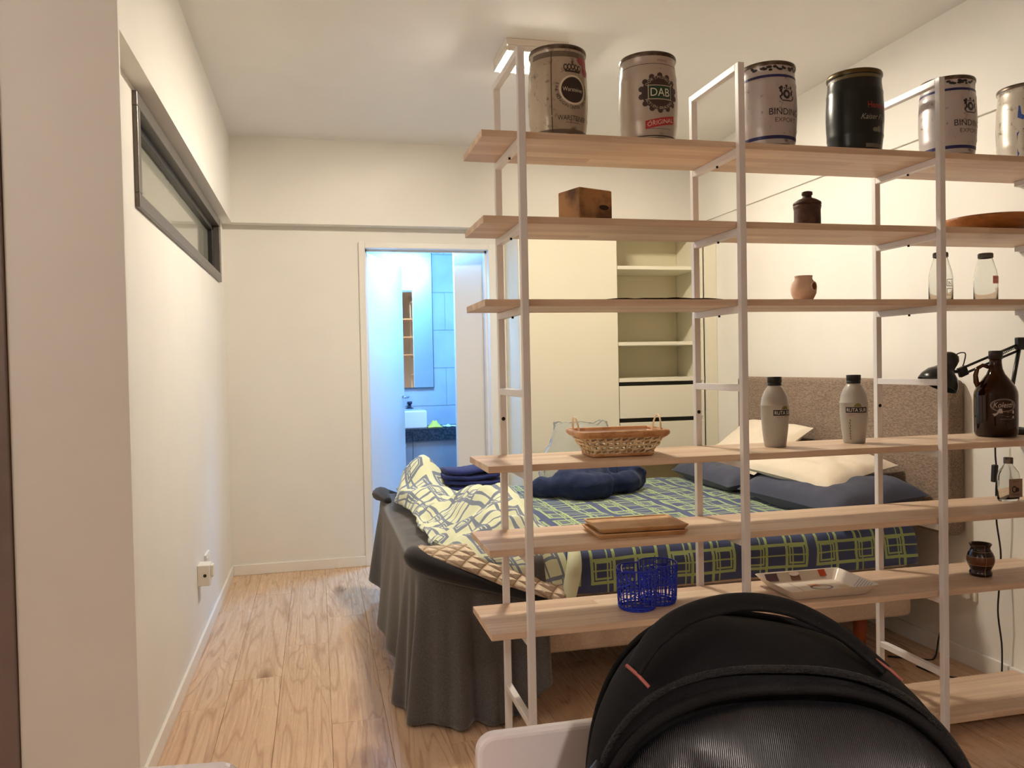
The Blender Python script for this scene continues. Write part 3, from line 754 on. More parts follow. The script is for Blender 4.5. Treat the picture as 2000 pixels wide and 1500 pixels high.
def gr_r(z): return .0665
fg = wrap(gr_r, -.42, .0006, .0665)
decal(t, lambda m: (put_disc(m, fg, 0, .108, .040, .022, 30, .0385, 1), put_disc(m, fg, 0, .108, .0365, .019, 30, .0355, 1), put_text(m, 'Kolesth', fg, 0, .101, .018, .062, .2), put_poly(m, fg, [(-.022, .082), (-.014, .097), (-.006, .097), (-.003, .082)]), put_poly(m, fg, [(-.034, .080), (-.020, .082), (.012, .079), (.034, .072), (.034, .064), (.010, .070), (-.028, .072)]), put_poly(m, fg, [(.010, .084), (.034, .092), (.034, .080)]), put_rect(m, fg, -.012, .030, .062, .0626, 6, 1)), (196, 182, 170), 'print')

# desk lamp clamped on the board
M_LAMP = mat('black_lamp', (34, 36, 34), .28, .1)
t = thing('desk_lamp', (2.372, 2.352, ZS[3]), 'black jointed desk lamp with a dome shade beside the brown jug', 'lamp')
o_ = t.location
def L(x, y, z): return Vector((x, y, z)) - o_
MB().lathe([(.0, 0), (.052, 0), (.055, .004), (.055, .014), (.048, .020), (.012, .024), (.012, .04), (0, .04)], 28, cap=False).build('base', M_LAMP, t, smooth=True)
el = L(2.405, 2.36, 1.245); jt = L(2.165, 2.36, 1.152)
MB().tube([(0, 0, .03), L(2.372, 2.36, 1.10), el], .007, 8).build('lower_arm', M_LAMP, t, smooth=True)
for dz in (0, .022):
    MB().tube([el + Vector((0, 0, -dz)), jt + Vector((0, 0, .012 - dz))], .0045, 8).build('upper_arm', M_LAMP, t, smooth=True)
MB().tube([el + Vector((-.01, .006, -.012)) + (jt - el) * (i / 60 * .42) + Vector((0, .004 * math.cos(i * 1.6), .004 * math.sin(i * 1.6))) for i in range(60)], .0012, 5).build('spring', M_LAMP, t, smooth=True)
MB().obox(el, (.016, 0, 0), (0, .009, 0), (0, 0, .022)).build('elbow_bracket', M_LAMP, t, bevel=.004)
MB().obox(jt, (.016, 0, .006), (0, .008, 0), (-.006, 0, .016)).build('head_bracket', M_LAMP, t, bevel=.004)
sc = L(2.088, 2.36, 1.152); ax = Vector((.50, -.12, 1.)).normalized()
MB().tube([jt, jt + Vector((-.03, 0, .0)), sc + Vector((.035, 0, .0))], .006, 8).build('neck', M_LAMP, t, smooth=True)
sh = MB().lathe([(.064, -.052), (.0655, -.050), (.062, -.030), (.050, -.008), (.034, .006), (.0275, .014), (.0275, .030), (.0285, .034), (.0285, .052), (.022, .066), (.010, .072), (.0, .073)], 36, cap=False).build('lamp_shade', M_LAMP, t, smooth=True, solid=.0018)
sh.location = sc; sh.rotation_euler = ax.to_track_quat('Z', 'Y').to_euler()
MB().tube(spline([sc + Vector((.03, 0, .03)), sc + Vector((.055, 0, .060)), sc + Vector((.088, 0, .062)), sc + Vector((.082, 0, .028)), jt + Vector((.0, 0, .02))], 24), .0022, 6).build('cable', M_LAMP, t, smooth=True)

# ------------------------------------------------------------------ fifth board: two trays, flask
M_TRAY = mat('tray_wood', (218, 178, 130), .5, var=(12, .4, (196, 150, 104)))
def trayw(z, label, w, d, x, y, rz):
    t = thing('wooden_tray', (x, y, z), label, 'tray', 'stacked wooden trays', rz)
    R = lambda kx, ky, zz: rr_ring(kx, ky, zz, .006, 3)
    MB().loft([R(w * .93, d * .88, 0), R(w, d, .013), R(w * .995, d * .99, .0145), R(w * .955, d * .93, .0145), R(w * .945, d * .915, .0115)], True).build('tray_body', M_TRAY, t, smooth=False, fixn=True)
    return t
def rr_ring(hx, hy, z, rad, n=5):
    out = []
    for cx, cy, a0 in ((hx - rad, hy - rad, 0), (-hx + rad, hy - rad, 90), (-hx + rad, -hy + rad, 180), (hx - rad, -hy + rad, 270)):
        for k in range(n + 1):
            a = math.radians(a0 + 90 * k / n); out.append((cx + rad * math.cos(a), cy + rad * math.sin(a), z))
    return out
trayw(ZS[4], 'shallow wooden tray at the bottom of a stack of two', .138, .088, .908, 2.265, -.05)
trayw(ZS[4] + .0148, 'shallow wooden tray lying on top of another tray', .136, .086, .914, 2.270, -.04)
t = thing('flask_bottle', (2.322, 2.330, ZS[4]), 'flat clear glass flask with a grey cap and paper label', 'bottle')
def oval(rx, ry, z, n=28, p=2.6):
    out = []
    for k in range(n):
        a = 2 * PI * k / n; c, s = math.cos(a), math.sin(a)
        out.append((rx * abs(c) ** (2 / p) * (1 if c > 0 else -1), ry * abs(s) ** (2 / p) * (1 if s > 0 else -1), z))
    return out
pr_ = [(.036, .016, 0), (.041, .019, .006), (.042, .020, .085), (.038, .019, .100), (.022, .016, .116), (.0125, .0125, .126), (.0125, .0125, .140)]
pin = [(.010, .010, .140), (.010, .010, .127), (.020, .014, .114), (.036, .017, .098), (.040, .018, .085), (.039, .017, .008)]
MB().loft([oval(*p) for p in pr_] + [oval(*p) for p in pin], True).build('flask_glass', M_GLASS, t, smooth=True)
MB().lathe([(.0145, .130), (.0150, .131), (.0150, .149), (.0135, .151), (0, .151)], 24, cap=False).build('cap', mat('cap_steel', (120, 112, 106), .4, .7), t, smooth=True)
lf = lambda x, z: (x, -.0206, z)
decal(t, lambda m: put_rect(m, lf, -.018, .038, .014, .078, 2, 2), (160, 132, 112), 'paper_label')
lf2 = lambda x, z: (x, -.0210, z)
decal(t, lambda m: (put_text(m, 'RUM', lf2, .010, .066, .006, .02), put_disc(m, lf2, .004, .042, .010, .012, 18, .006, 1), put_disc(m, lf2, .016, .040, .008, None, 14, 0, 1), put_rect(m, lf2, -.010, .030, .024, .0255, 2, 1), put_rect(m, lf2, -.006, .026, .020, .021, 2, 1)), (44, 30, 28), 'lettering')

# ------------------------------------------------------------------ sixth board: blue wire basket, printed tray, turned vase
t = thing('wire_basket', (.955, 2.283, ZS[5]), 'bright blue wire basket with two round lobes', 'basket', rz=.0)
M_BLUE = mat('blue_wire', (26, 52, 196), .35)
C1, C2, RB = (-.040, -.018), (.042, .020), .058
def lobe(c, a, k=1.): return (c[0] + RB * k * math.cos(a), c[1] + RB * k * math.sin(a))
out8 = []
base_dir = math.atan2(C2[1] - C1[1], C2[0] - C1[0]); half = math.hypot(C2[0] - C1[0], C2[1] - C1[1]) / 2
gap = math.acos(half / RB)
N8 = 22
for i in range(N8 + 1): out8.append((C1, base_dir + gap + (2 * PI - 2 * gap) * i / N8))
for i in range(N8 + 1): out8.append((C2, base_dir + PI + gap + (2 * PI - 2 * gap) * i / N8))
P8 = lambda i, k, z: (*lobe(*out8[i % len(out8)], k), z)
nb = len(out8); HB = .118
rr = random.Random(3)
MB().tube([P8(i, 1.04, HB + .003) for i in range(nb)], .0022, 6, True).build('top_ring', M_BLUE, t, smooth=True)
MB().tube([P8(i, .90, .003) for i in range(nb)], .0028, 6, True).tube([P8(i, .965, .010) for i in range(nb)], .0022, 6, True).build('bottom_ring', M_BLUE, t, smooth=True)
wm = MB()
for i in range(nb):
    wm.tube([P8(i, .90, .003), P8(i, .965, .012), P8(i, 1.0, .05), P8(i, 1.04, HB + .003)], .0020, 5)
for k in range(130):
    i = rr.randrange(nb); z = rr.uniform(.02, .10); st = rr.choice((-1, 1)); n_ = rr.choice((2, 3, 4, 5)); dz = rr.uniform(-.045, .045)
    wm.tube([P8(i + st * q, .97 + .07 * min(1, max(0, (z + dz * q / n_) / HB)), min(HB, max(.006, z + dz * q / n_))) for q in range(n_ + 1)], .0017, 5)
for k in range(22):
    c = C1 if k % 2 else C2; a = rr.uniform(0, 2 * PI); b = a + rr.uniform(1.8, 4.2)
    wm.tube([(*lobe(c, a, .9), .003), (*lobe(c, b, .9), .003)], .0018, 5)
wm.build('wire_mesh', M_BLUE, t, smooth=True)
MB().tube(spline([P8(11, 1.04, HB), P8(11, 1.10, HB + .006), P8(11, 1.12, HB + .016), P8(11, 1.06, HB + .022)], 10), .0016, 6).build('hook', mat('white_wire', (226, 224, 226), .4), t, smooth=True)

t = thing('serving_tray', (1.520, 2.268, ZS[5]), 'white rectangular tray with printed coffee cups on its inside', 'tray', rz=-.03)
def rr_ring(hx, hy, z, rad, n=5):
    out = []
    for cx, cy, a0 in ((hx - rad, hy - rad, 0), (-hx + rad, hy - rad, 90), (-hx + rad, -hy + rad, 180), (hx - rad, -hy + rad, 270)):
        for k in range(n + 1):
            a = math.radians(a0 + 90 * k / n); out.append((cx + rad * math.cos(a), cy + rad * math.sin(a), z))
    return out
M_TRW = mat('cream_melamine', (226, 214, 198), .3)
MB().loft([rr_ring(.118, .080, 0, .010), rr_ring(.124, .086, .003, .012), rr_ring(.152, .112, .034, .016), rr_ring(.154, .114, .036, .016), rr_ring(.151, .111, .036, .016), rr_ring(.121, .083, .005, .011)], True).build('tray_body', M_TRW, t, smooth=False, bevel=.0015)
tf = lambda x, y: (x, y, .0055)
sl = lambda x, h: (x, .0840 + h * .895, .0066 + h)          # inside of the far rim (h = height)
sr = lambda y, h: (.1225 + h * .995, y, .0066 + h)          # inside of the right rim
def dk(fill, c, nm='print'): decal(t, fill, c, nm)
dk(lambda m: [put_rect(m, sl, -.115, .095, .003, .027, 6, 1)], (186, 170, 150))
s2 = lambda x, h: (x, .0832 + h * .895, .0068 + h)
dk(lambda m: (put_rect(m, s2, -.030, .004, .004, .020, 3, 1),), (112, 84, 70))
s3 = lambda x, h: (x, .0826 + h * .895, .0070 + h)
dk(lambda m: (put_disc(m, s3, -.013, .022, .018, .006, 18, 0, 1),), (222, 206, 188))
dk(lambda m: (put_rect(m, s2, .075, .100, .010, .028, 3, 1),), (176, 70, 38))
dk(lambda m: (put_rect(m, s3, -.118, -.075, .006, .026, 3, 1),), (84, 62, 68))
dk(lambda m: (put_disc(m, tf, .030, .012, .038, .026, 24, .030, 1), put_rect(m, tf, -.048, -.046, -.078, .080, 1, 8)), (120, 108, 92))
dk(lambda m: (put_rect(m, tf, .0, .034, .022, .05, 3, 2), put_disc(m, tf, -.070, -.05, .032, .018, 20, 0, 2)), (214, 150, 108))
t3 = lambda x, y: (x, y, .0060)
dk(lambda m: (put_disc(m, t3, -.075, -.05, .020, .012, 18, 0, 2),), (232, 206, 178))
t4 = lambda x, y: (x, y, .0064)
dk(lambda m: (put_disc(m, t4, -.078, -.05, .006, None, 12, 0, 1), put_rect(m, tf, .085, .118, -.075, -.015, 3, 3)), (62, 48, 44))
dk(lambda m: (put_rect(m, sr, -.085, -.012, .002, .028, 4, 2), put_rect(m, sr, .008, .020, .004, .028, 2, 1), put_rect(m, sr, .030, .036, .004, .024, 2, 1)), (58, 56, 62))
s5 = lambda y, h: (.1218 + h * .995, y, .0068 + h)
dk(lambda m: [put_rect(m, s5, -.08 + .012 * k, -.076 + .012 * k, .003, .026, 1, 2) for k in range(6)], (150, 150, 156))
dk(lambda m: (put_rect(m, t3, .088, .116, -.03, .02, 3, 2),), (226, 196, 160))

t = thing('turned_vase', (2.140, 2.262, ZS[5]), 'small dark turned wooden vase with a brown band', 'vase')
VP = [(.030, 0), (.034, .003), (.0345, .012), (.031, .018), (.030, .020), (.037, .034), (.0415, .050), (.0415, .060), (.038, .074), (.031, .086), (.0285, .093), (.031, .100), (.0345, .106), (.033, .108), (.028, .106), (.025, .09)]
MB().lathe(VP, 36).build('vase_body', mat('dark_turned_wood', (36, 18, 12), .25, coat=.15), t, smooth=True)
def vr(z):
    for (r0, z0), (r1, z1) in zip(VP, VP[1:]):
        if z0 <= z <= z1 and z1 > z0: return r0 + (r1 - r0) * (z - z0) / (z1 - z0)
    return .03
MB().lathe([(vr(.040 + .026 * i / 8) + .0005, .040 + .026 * i / 8) for i in range(9)], 36, cap=False).build('brown_band', mat('brown_band', (98, 58, 26), .3), t, smooth=True)
vl = MB()
for z in (.0392, .0668, .0830): vl.tube([((vr(z) + .0004) * math.cos(a), (vr(z) + .0004) * math.sin(a), z) for a in [2 * PI * i / 36 for i in range(36)]], .0007, 5, True)
vl.tube([((vr(z) + .0005) * math.sin(-.35), -(vr(z) + .0005) * math.cos(-.35), z) for z in [.004 + .1 * i / 24 for i in range(25)]], .0007, 5)
vl.build('pale_inlay', mat('pale_inlay', (176, 144, 112), .4), t, smooth=True)
# ------------------------------------------------------------------ built-in wardrobe at the back wall
M_WARD = mat('wardrobe_cream', (232, 226, 204), .45)
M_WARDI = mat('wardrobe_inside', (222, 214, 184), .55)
M_GAP = mat('dark_recess', (30, 30, 24), .6)
wd = thing('wardrobe', (1.168, 4.65, 0), 'cream wardrobe with a tall plain door, open shelves and drawers', 'wardrobe')
o_ = wd.location; WT = 2.04
def wbox(x0, x1, y0, y1, z0, z1, name, m, parent=wd, bevel=.0015): return MB().box(x0 - 1.168, x1 - 1.168, y0 - 4.65, y1 - 4.65, z0, z1).build(name, m, parent, bevel=bevel, seg=1)
WYB = YB - .002
wbox(1.168, 1.186, 4.672, WYB, 0, WT, 'side_panel', M_WARD)
wbox(1.168, 1.783, 4.65, 4.670, .07, WT, 'door', M_WARD)
wbox(1.186, 2.352, 4.69, WYB, 0, .068, 'plinth', M_WARD)
wbox(1.770, 1.786, 4.672, WYB, .07, WT, 'divider', M_WARD)
wbox(2.337, 2.353, 4.655, WYB, .07, WT, 'divider', M_WARD)
wbox(2.364, 2.444, 4.652, 4.668, 0, WT, 'filler_panel', M_WARD)
wbox(2.353, 2.364, 4.68, 4.70, 0, WT, 'shadow_gap', M_GAP)
wbox(1.787, 2.336, WYB - .008, WYB, .07, WT, 'back_panel', M_WARDI)
wbox(1.168, 2.353, 4.672, WYB, WT - .002, WT + .016, 'top_panel', M_WARD)
for z in (1.80, 1.56, 1.335): wbox(1.787, 2.336, 4.66, WYB - .008, z - .022, z, 'shelf', M_WARD)
wbox(1.787, 2.353, 4.652, WYB - .008, 1.090, 1.114, 'shelf', M_WARD)
wbox(1.787, 2.336, 4.68, 4.70, .58, 1.089, 'drawer_carcass', M_GAP)
for z0, z1 in ((.868, 1.066), (.62, .842)): wbox(1.789, 2.350, 4.652, 4.672, z0, z1, 'drawer_front', M_WARD)
wbox(1.787, 2.336, 4.66, WYB - .008, .58, .60, 'shelf', M_WARD)
for z in (1.76, 1.30): MB().tube([(2.31 - 1.168, 4.70 - 4.65, z), (2.336 - 1.168, 4.70 - 4.65, z)], .004, 6).build('shelf_pin', mat('cap_steel'), wd)

# ------------------------------------------------------------------ outlets on the walls
M_PLAST = mat('white_plastic', (236, 232, 222), .35)
t = thing('wall_outlet', (XL, 3.93, .33), 'white double wall outlet with plugs low on the window wall', 'outlet')
MB().box(0, .010, -.06, .06, -.04, .045).build('cover_plate', M_PLAST, t, bevel=.002)
MB().box(.010, .013, -.05, -.002, -.028, .030).box(.010, .013, .006, .052, -.028, .030).build('socket_insert', M_PLAST, t, bevel=.001)
t = thing('plug_adapter', (XL + .0132, 3.70, .345), 'grey white plug adapter block beside the wall outlet', 'adapter')
MB().box(-.0132, .038, -.05, .03, -.055, .035).build('adapter_body', M_PLAST, t, bevel=.004)
MB().lathe([(.007, 0), (.007, .002)], 12, (.0, 0, 0)).build('socket_hole', mat('dark_hole', (40, 34, 30), .6), t).rotation_euler = (0, 0, 0)
for c in t.children:
    if c.name.startswith('socket_hole'): c.rotation_euler = (PI / 2, 0, 0); c.location = (.018, -.0495, -.01)
MB().box(.038, .050, -.03, .01, -.02, .03).build('plug', M_PLAST, t, bevel=.003)
t = thing('wall_outlet', (XR, 2.655, .30), 'white wall outlet under the desk lamp cord on the bed head wall', 'outlet')
MB().box(-.010, 0, -.055, .055, -.04, .04).build('cover_plate', M_PLAST, t, bevel=.002)
MB().box(-.034, -.010, -.035, .0, -.032, .022).build('plug', M_PLAST, t, bevel=.004)
# cords
M_CORD = mat('black_cord', (22, 20, 20), .5)
c = thing('lamp_cord', (2.40, 2.466, .0), 'black lamp cord hanging down behind the shelves with a switch', 'cord')
pts = [(2.405, 2.47, .905), (2.405, 2.47, .84), (2.408, 2.468, .78), (2.402, 2.465, .70), (2.403, 2.465, .6), (2.418, 2.462, .48), (2.408, 2.46, .36), (2.402, 2.46, .26), (2.416, 2.458, .14), (2.412, 2.455, .02), (2.40, 2.44, .005), (2.36, 2.47, .005), (2.30, 2.53, .005), (2.25, 2.60, .005), (2.235, 2.68, .005)]
MB().tube([Vector(p) - c.location for p in spline(pts, 70)], .0032, 6).build('cable', M_CORD, c, smooth=True)
MB().obox(Vector((2.395, 2.464, .775)) - c.location, (.009, 0, 0), (0, .009, 0), (.002, 0, .032)).build('switch', M_CORD, c, bevel=.004)
tag(MB().tube(spline([(2.43, 2.80, .36), (2.425, 2.78, .30), (2.435, 2.76, .24), (2.425, 2.75, .17), (2.39, 2.74, .08), (2.36, 2.73, .006), (2.30, 2.74, .006), (2.2, 2.80, .006)], 40), .0035, 6).build('power_cord', M_CORD, smooth=True), 'black power cord dropping behind the bed head to the floor', 'cord')

# ------------------------------------------------------------------ bed
BX, BYN, BYF, BXE = .36, 2.75, 4.20, 2.29
bed = thing('bed', (1.32, 3.475, 0), 'double bed base and mattress standing head against the wall', 'bed')
o_ = bed.location
M_TICK = fabric('cream_ticking', (222, 206, 190), (206, 188, 170), 120, .85, .2)
MB().box(BX + .02 - o_.x, BXE - o_.x, BYN + .01 - o_.y, BYF - .01 - o_.y, .17, .37).build('box_base', M_TICK, bed, bevel=.025, seg=3)
MB().box(BX - o_.x, BXE - o_.x, BYN - o_.y, BYF - o_.y, .37, .53).build('mattress', M_TICK, bed, bevel=.035, seg=4)
for x in (BX + .12, 1.3, BXE - .15):
    for y in (BYN + .14, BYF - .14):
        MB().lathe([(.022, 0), (.03, .17)], 16, (x - o_.x, y - o_.y, 0)).build('leg', mat('leg_wood', (150, 72, 34), .4), bed, smooth=True)
gh = fabric('headboard_tweed', (158, 138, 120), (112, 94, 80), 210, .95, .5, .1, (1, .35, 1.2))
hb = tag(MB().box(-.04, .04, -.812, .812, -.304, .304).build('headboard', gh, bevel=.022, seg=4, loc=(XR - .041, 3.462, .811)), 'wide grey brown tweed headboard mounted on the wall', 'headboard')

# ---- printed duvet: slate blue with lime rectangles, lime on the reverse
def duvet_material(name, base, line, sub, per, lw):
    g = G(name); tc = g.n('ShaderNodeTexCoord')
    sep = g.n('ShaderNodeSeparateXYZ'); g.nt.links.new(g.map(tc.outputs['UV'], (1 / per, 1 / per, 1)), sep.inputs[0])
    fx = g.math('FRACT', sep.outputs[0]); fy = g.math('FRACT', sep.outputs[1])
    def rect(cx, cy, hx, hy, w):
        dx = g.math('ABSOLUTE', g.math('SUBTRACT', fx, cx)); dy = g.math('ABSOLUTE', g.math('SUBTRACT', fy, cy))
        d = g.math('MAXIMUM', g.math('SUBTRACT', dx, hx), g.math('SUBTRACT', dy, hy))
        return g.math('LESS_THAN', g.math('ABSOLUTE', d), w * lw)
    ax_ = g.math('ABSOLUTE', g.math('SUBTRACT', fx, .5)); ay_ = g.math('ABSOLUTE', g.math('SUBTRACT', fy, .5))
    def bar(c, p, w): return g.math('LESS_THAN', g.math('ABSOLUTE', g.math('SUBTRACT', c, p)), w * lw)
    def mir(px_, py_, hx, hy, w):                 # small rectangle repeated in the four corners
        d = g.math('MAXIMUM', g.math('SUBTRACT', g.math('ABSOLUTE', g.math('SUBTRACT', ax_, px_)), hx), g.math('SUBTRACT', g.math('ABSOLUTE', g.math('SUBTRACT', ay_, py_)), hy))
        return g.math('LESS_THAN', g.math('ABSOLUTE', d), w * lw)
    inside = g.math('LESS_THAN', g.math('MAXIMUM', ax_, ay_), .42)
    m = None
    for k in (rect(.5, .5, .42, .42, .022), bar(ax_, .14, .022), bar(ax_, .225, .011), mir(.28, .28, .095, .095, .013), g.math('MULTIPLY', inside, bar(ay_, .16, .020)), g.math('MULTIPLY', inside, bar(ay_, .28, .010))):
        m = k if m is None else g.math('MAXIMUM', m, k)
    n = g.noise(g.map(tc.outputs['UV'], (1, 1, 1)), 900, 2)
    c = g.mix(m, srgb(*base), srgb(*line)); c = g.mix(g.math('MULTIPLY', n, .12), c, srgb(*sub))
    g.col(c); g.b.inputs['Roughness'].default_value = .85; g.b.inputs['Sheen Weight'].default_value = .15
    g.bump(g.noise(tc.outputs['UV'], 700, 2), .12, .001)
    return g.m
M_DUV = duvet_material('duvet_blue', (62, 76, 118), (172, 194, 126), (110, 122, 150), .30, .85)
M_DUVR = duvet_material('duvet_lime', (226, 232, 198), (112, 126, 150), (238, 240, 222), .34, 1.0)
dv = thing('duvet', (1.3, 3.4, .55), 'slate blue duvet printed with lime rectangles, lime side folded back', 'duvet')
D0 = dv.location
prof = [(4.235, .40), (4.238, .47), (4.225, .53), (4.18, .556)] + [(4.18 - 1.38 * i / 14, .557) for i in range(1, 15)] + [(2.755, .548), (2.728, .527), (2.715, .49), (2.712, .44), (2.714, .398)]
acc = [.035]
for p, q in zip(prof, prof[1:]): acc.append(acc[-1] + math.hypot(p[0] - q[0], p[1] - q[1]))
def sheet(u, v):
    k = v * (len(prof) - 1); i = min(int(k), len(prof) - 2); f = k - i
    y = prof[i][0] * (1 - f) + prof[i + 1][0] * f; z = prof[i][1] * (1 - f) + prof[i + 1][1] * f
    x = .50 + 1.765 * u
    top = 1. if .545 < z else .4
    return Vector((x, y + .010 * fbm(x * 4, z * 9, 2) * (1 if z < .545 else 0), z + .008 * top * fbm(x * 5, y * 5))) - D0
def sheet_uv(u, v):
    k = v * (len(prof) - 1); i = min(int(k), len(prof) - 2); f = k - i
    return (.5 + 1.765 * u, acc[i] * (1 - f) + acc[i + 1] * f)
MB().grid(sheet, 70, (len(prof) - 1) * 3, uv=sheet_uv).build('duvet_top', M_DUV, dv, smooth=True, solid=.010)
# the folded-back end over the foot of the bed
NEAR = spline([(.37, 2.745, .602), (.44, 2.690, .575), (.53, 2.660, .535), (.64, 2.662, .488), (.74, 2.670, .430), (.83, 2.680, .392)], 60)
def bump2(x, y, cx, cy, sx, sy): return math.exp(-((x - cx) / sx) ** 2 - ((y - cy) / sy) ** 2)
def fold(u, v):
    n = NEAR[min(59, int(u * 59))]
    if v < .25:
        f = v / .25
        e = Vector((n.x + .010 * f, 2.80, .585)); ctl = Vector((n.x, n.y - .012, max(n.z + .03, .575)))
        p = n * (1 - f) ** 2 + ctl * (2 * f * (1 - f)) + e * f * f
        p.z += .012 * fbm(n.x * 9, p.z * 9, 1) * f; p.y += .014 * fbm(n.x * 7, p.z * 12, 4) * (1 - f)
        puff = f
        y = p.y; x = p.x
    else:
        f = (v - .25) / .75; y = 2.80 + 1.40 * f; x = n.x; x += .010 + .03 * fbm(y * 4, 3, 1); p = Vector((x, y, .585)); puff = 1.
    edge = min(1, u / .10) * min(1, (1 - u) / .16)
    h = .135 * bump2(x, y, .68, 3.20, .15, .30) + .06 * bump2(x, y, .62, 2.85, .14, .16) + .175 * bump2(x, y, .49, 4.02, .13, .17) + .085 * bump2(x, y, .47, 3.66, .10, .13) - .02
    h += .040 * fbm(x * 6, y * 6, 2) + .03 * abs(math.sin(7 * x + 5 * y + 2 * fbm(x * 3, y * 3)))
    p.z += max(-.012, h) * edge * puff
    if v > .25: p.x -= .05 * bump2(x, y, .40, 3.75, .12, .2) * (1 - u)
    return p - D0
lenv = lambda v: v * 1.75
MB().grid(fold, 50, 110, uv=lambda u, v: (.1 + .55 * u + .25 * lenv(v), .3 + lenv(v) - .3 * u)).build('folded_end', M_DUVR, dv, smooth=True, solid=.014, sub=1)
# curled hem at the end of the fold
MB().tube(spline([Vector(p) - D0 for p in ((.86, 2.80, .575), (.862, 2.72, .555), (.850, 2.676, .50), (.835, 2.668, .44), (.82, 2.665, .385), (.79, 2.662, .372))], 24), [.012 + .016 * math.sin(PI * i / 23) for i in range(24)], 10).build('hem_curl', M_DUVR, dv, smooth=True)

# ---- mattress topper: quilted cream with a black edge, curling out at the foot corners
g = G('quilted_cream'); tc = g.n('ShaderNodeTexCoord'); sp_ = g.n('ShaderNodeSeparateXYZ'); g.nt.links.new(g.map(tc.outputs['Object'], (24, 24, 24), rot=(0, 0, .78)), sp_.inputs[0])
qa = g.math('ABSOLUTE', g.math('SUBTRACT', g.math('FRACT', sp_.outputs[0]), .5)); qb = g.math('ABSOLUTE', g.math('SUBTRACT', g.math('FRACT', g.math('ADD', sp_.outputs[1], sp_.outputs[2])), .5))
qh = g.math('MINIMUM', qa, qb); g.col(g.mix(g.rng(qh, 0, .12), srgb(176, 148, 116), srgb(226, 206, 180))); g.bump(g.rng(qh, 0, .4), .8, .02); g.b.inputs['Roughness'].default_value = .8
M_QUILT = g.m
M_BLKF = fabric('black_fabric', (22, 20, 22), (12, 11, 12), 300, .9, .2)
tp = thing('mattress_topper', (.5, 2.7, .55), 'cream quilted mattress topper with a thick black underside curling at the foot', 'topper')
T0 = tp.location
LIP = spline([Vector(p) - T0 for p in ((.306, 2.775, .575), (.308, 2.715, .568), (.345, 2.662, .553), (.42, 2.636, .525), (.52, 2.630, .487), (.62, 2.634, .447), (.72, 2.645, .405), (.80, 2.66, .372))], 44)
MB().tube(LIP, [(.020 + .026 * math.sin(PI / 2 * min(1, i / 9))) * (1 if i < 16 else max(.14, 1 - (i - 16) / 30)) for i in range(44)], 14, flat=.8).build('black_edge', M_BLKF, tp, smooth=True)
def quilt(u, v):
    n = LIP[min(43, int(u * 43))] + T0
    w = .030 * math.sin(PI * min(1, (u * 44 + 4) / 44 * 1.25)) ** .8 if u < .7 else .018
    a = n + Vector((.004, -.024, w * .75 + .006)); b = Vector((n.x + .035, 2.72, min(.60, n.z + .085)))
    m_ = (a + b) / 2 + Vector((0, -.012, .016))
    return a * (1 - v) ** 2 + m_ * 2 * v * (1 - v) + b * v * v - T0
MB().grid(quilt, 40, 8).build('quilted_top', M_QUILT, tp, smooth=True, solid=.01)
LIP2 = spline([Vector(p) - T0 for p in ((.32, 3.95, .56), (.302, 4.10, .566), (.300, 4.20, .560), (.33, 4.26, .545), (.40, 4.27, .53))], 24)
MB().tube(LIP2, [.012 + .030 * math.sin(PI * (i + 1) / 26) for i in range(24)], 12, flat=.85).build('black_edge', M_BLKF, tp, smooth=True)

# ---- grey throw hanging over the foot end down to the floor
M_GREY = fabric('charcoal_throw', (90, 88, 88), (68, 66, 66), 240, .85, .2, .3)
th_ = thing('grey_throw', (.34, 3.4, .3), 'charcoal grey throw draped over the foot of the bed to the floor', 'blanket')
H0 = th_.location
PLAN = spline([(.372, 4.26, 0), (.330, 4.22, 0), (.325, 4.0, 0), (.325, 3.6, 0), (.325, 3.2, 0), (.325, 2.92, 0), (.335, 2.80, 0), (.372, 2.715, 0), (.45, 2.690, 0), (.55, 2.690, 0), (.64, 2.695, 0), (.74, 2.70, 0)], 120)
def throw(u, v):
    k = u * 119; i = min(int(k), 118); f = k - i
    p = PLAN[i] * (1 - f) + PLAN[i + 1] * f; q = PLAN[i + 1] - PLAN[i]; nrm = Vector((q.y, -q.x, 0)).normalized() * (1 if True else -1)
    out = nrm if nrm.dot(Vector((.9, 3.4, 0)) - p) < 0 else -nrm
    zb = .16 if u < .10 else .014 + .146 * max(0, (.45 - u) / .35)
    zb = max(zb, .014 + (.12 * max(0, (u - .90) / .10)))
    if v < .22:                                            # lying on the mattress
        s = v / .22; ins = .20 * (1 - s)
        pos = p - out * ins; z = .556 - .012 * s
        return Vector((pos.x, pos.y, z + .006 * fbm(pos.x * 8, pos.y * 8))) - H0
    s = (v - .22) / .78
    rad = .05
    if s < .14:
        a = s / .14 * PI / 2; z = .544 - rad + rad * math.cos(a); o = out * (rad * math.sin(a) * .55)
    else:
        s2 = (s - .14) / .86; z = .494 + (zb - .494) * s2
        wave = .020 * math.sin(u * 46 + 1.5 * math.sin(u * 9)) + .012 * math.sin(u * 97)
        o = out * (.028 + .035 * s2 + wave * s2 ** .7)
        z += .004 * math.sin(u * 60) * s2
    return Vector((p.x + o.x, p.y + o.y, z)) - H0
MB().grid(throw, 200, 40).build('throw_cloth', M_GREY, th_, smooth=True, solid=.005)

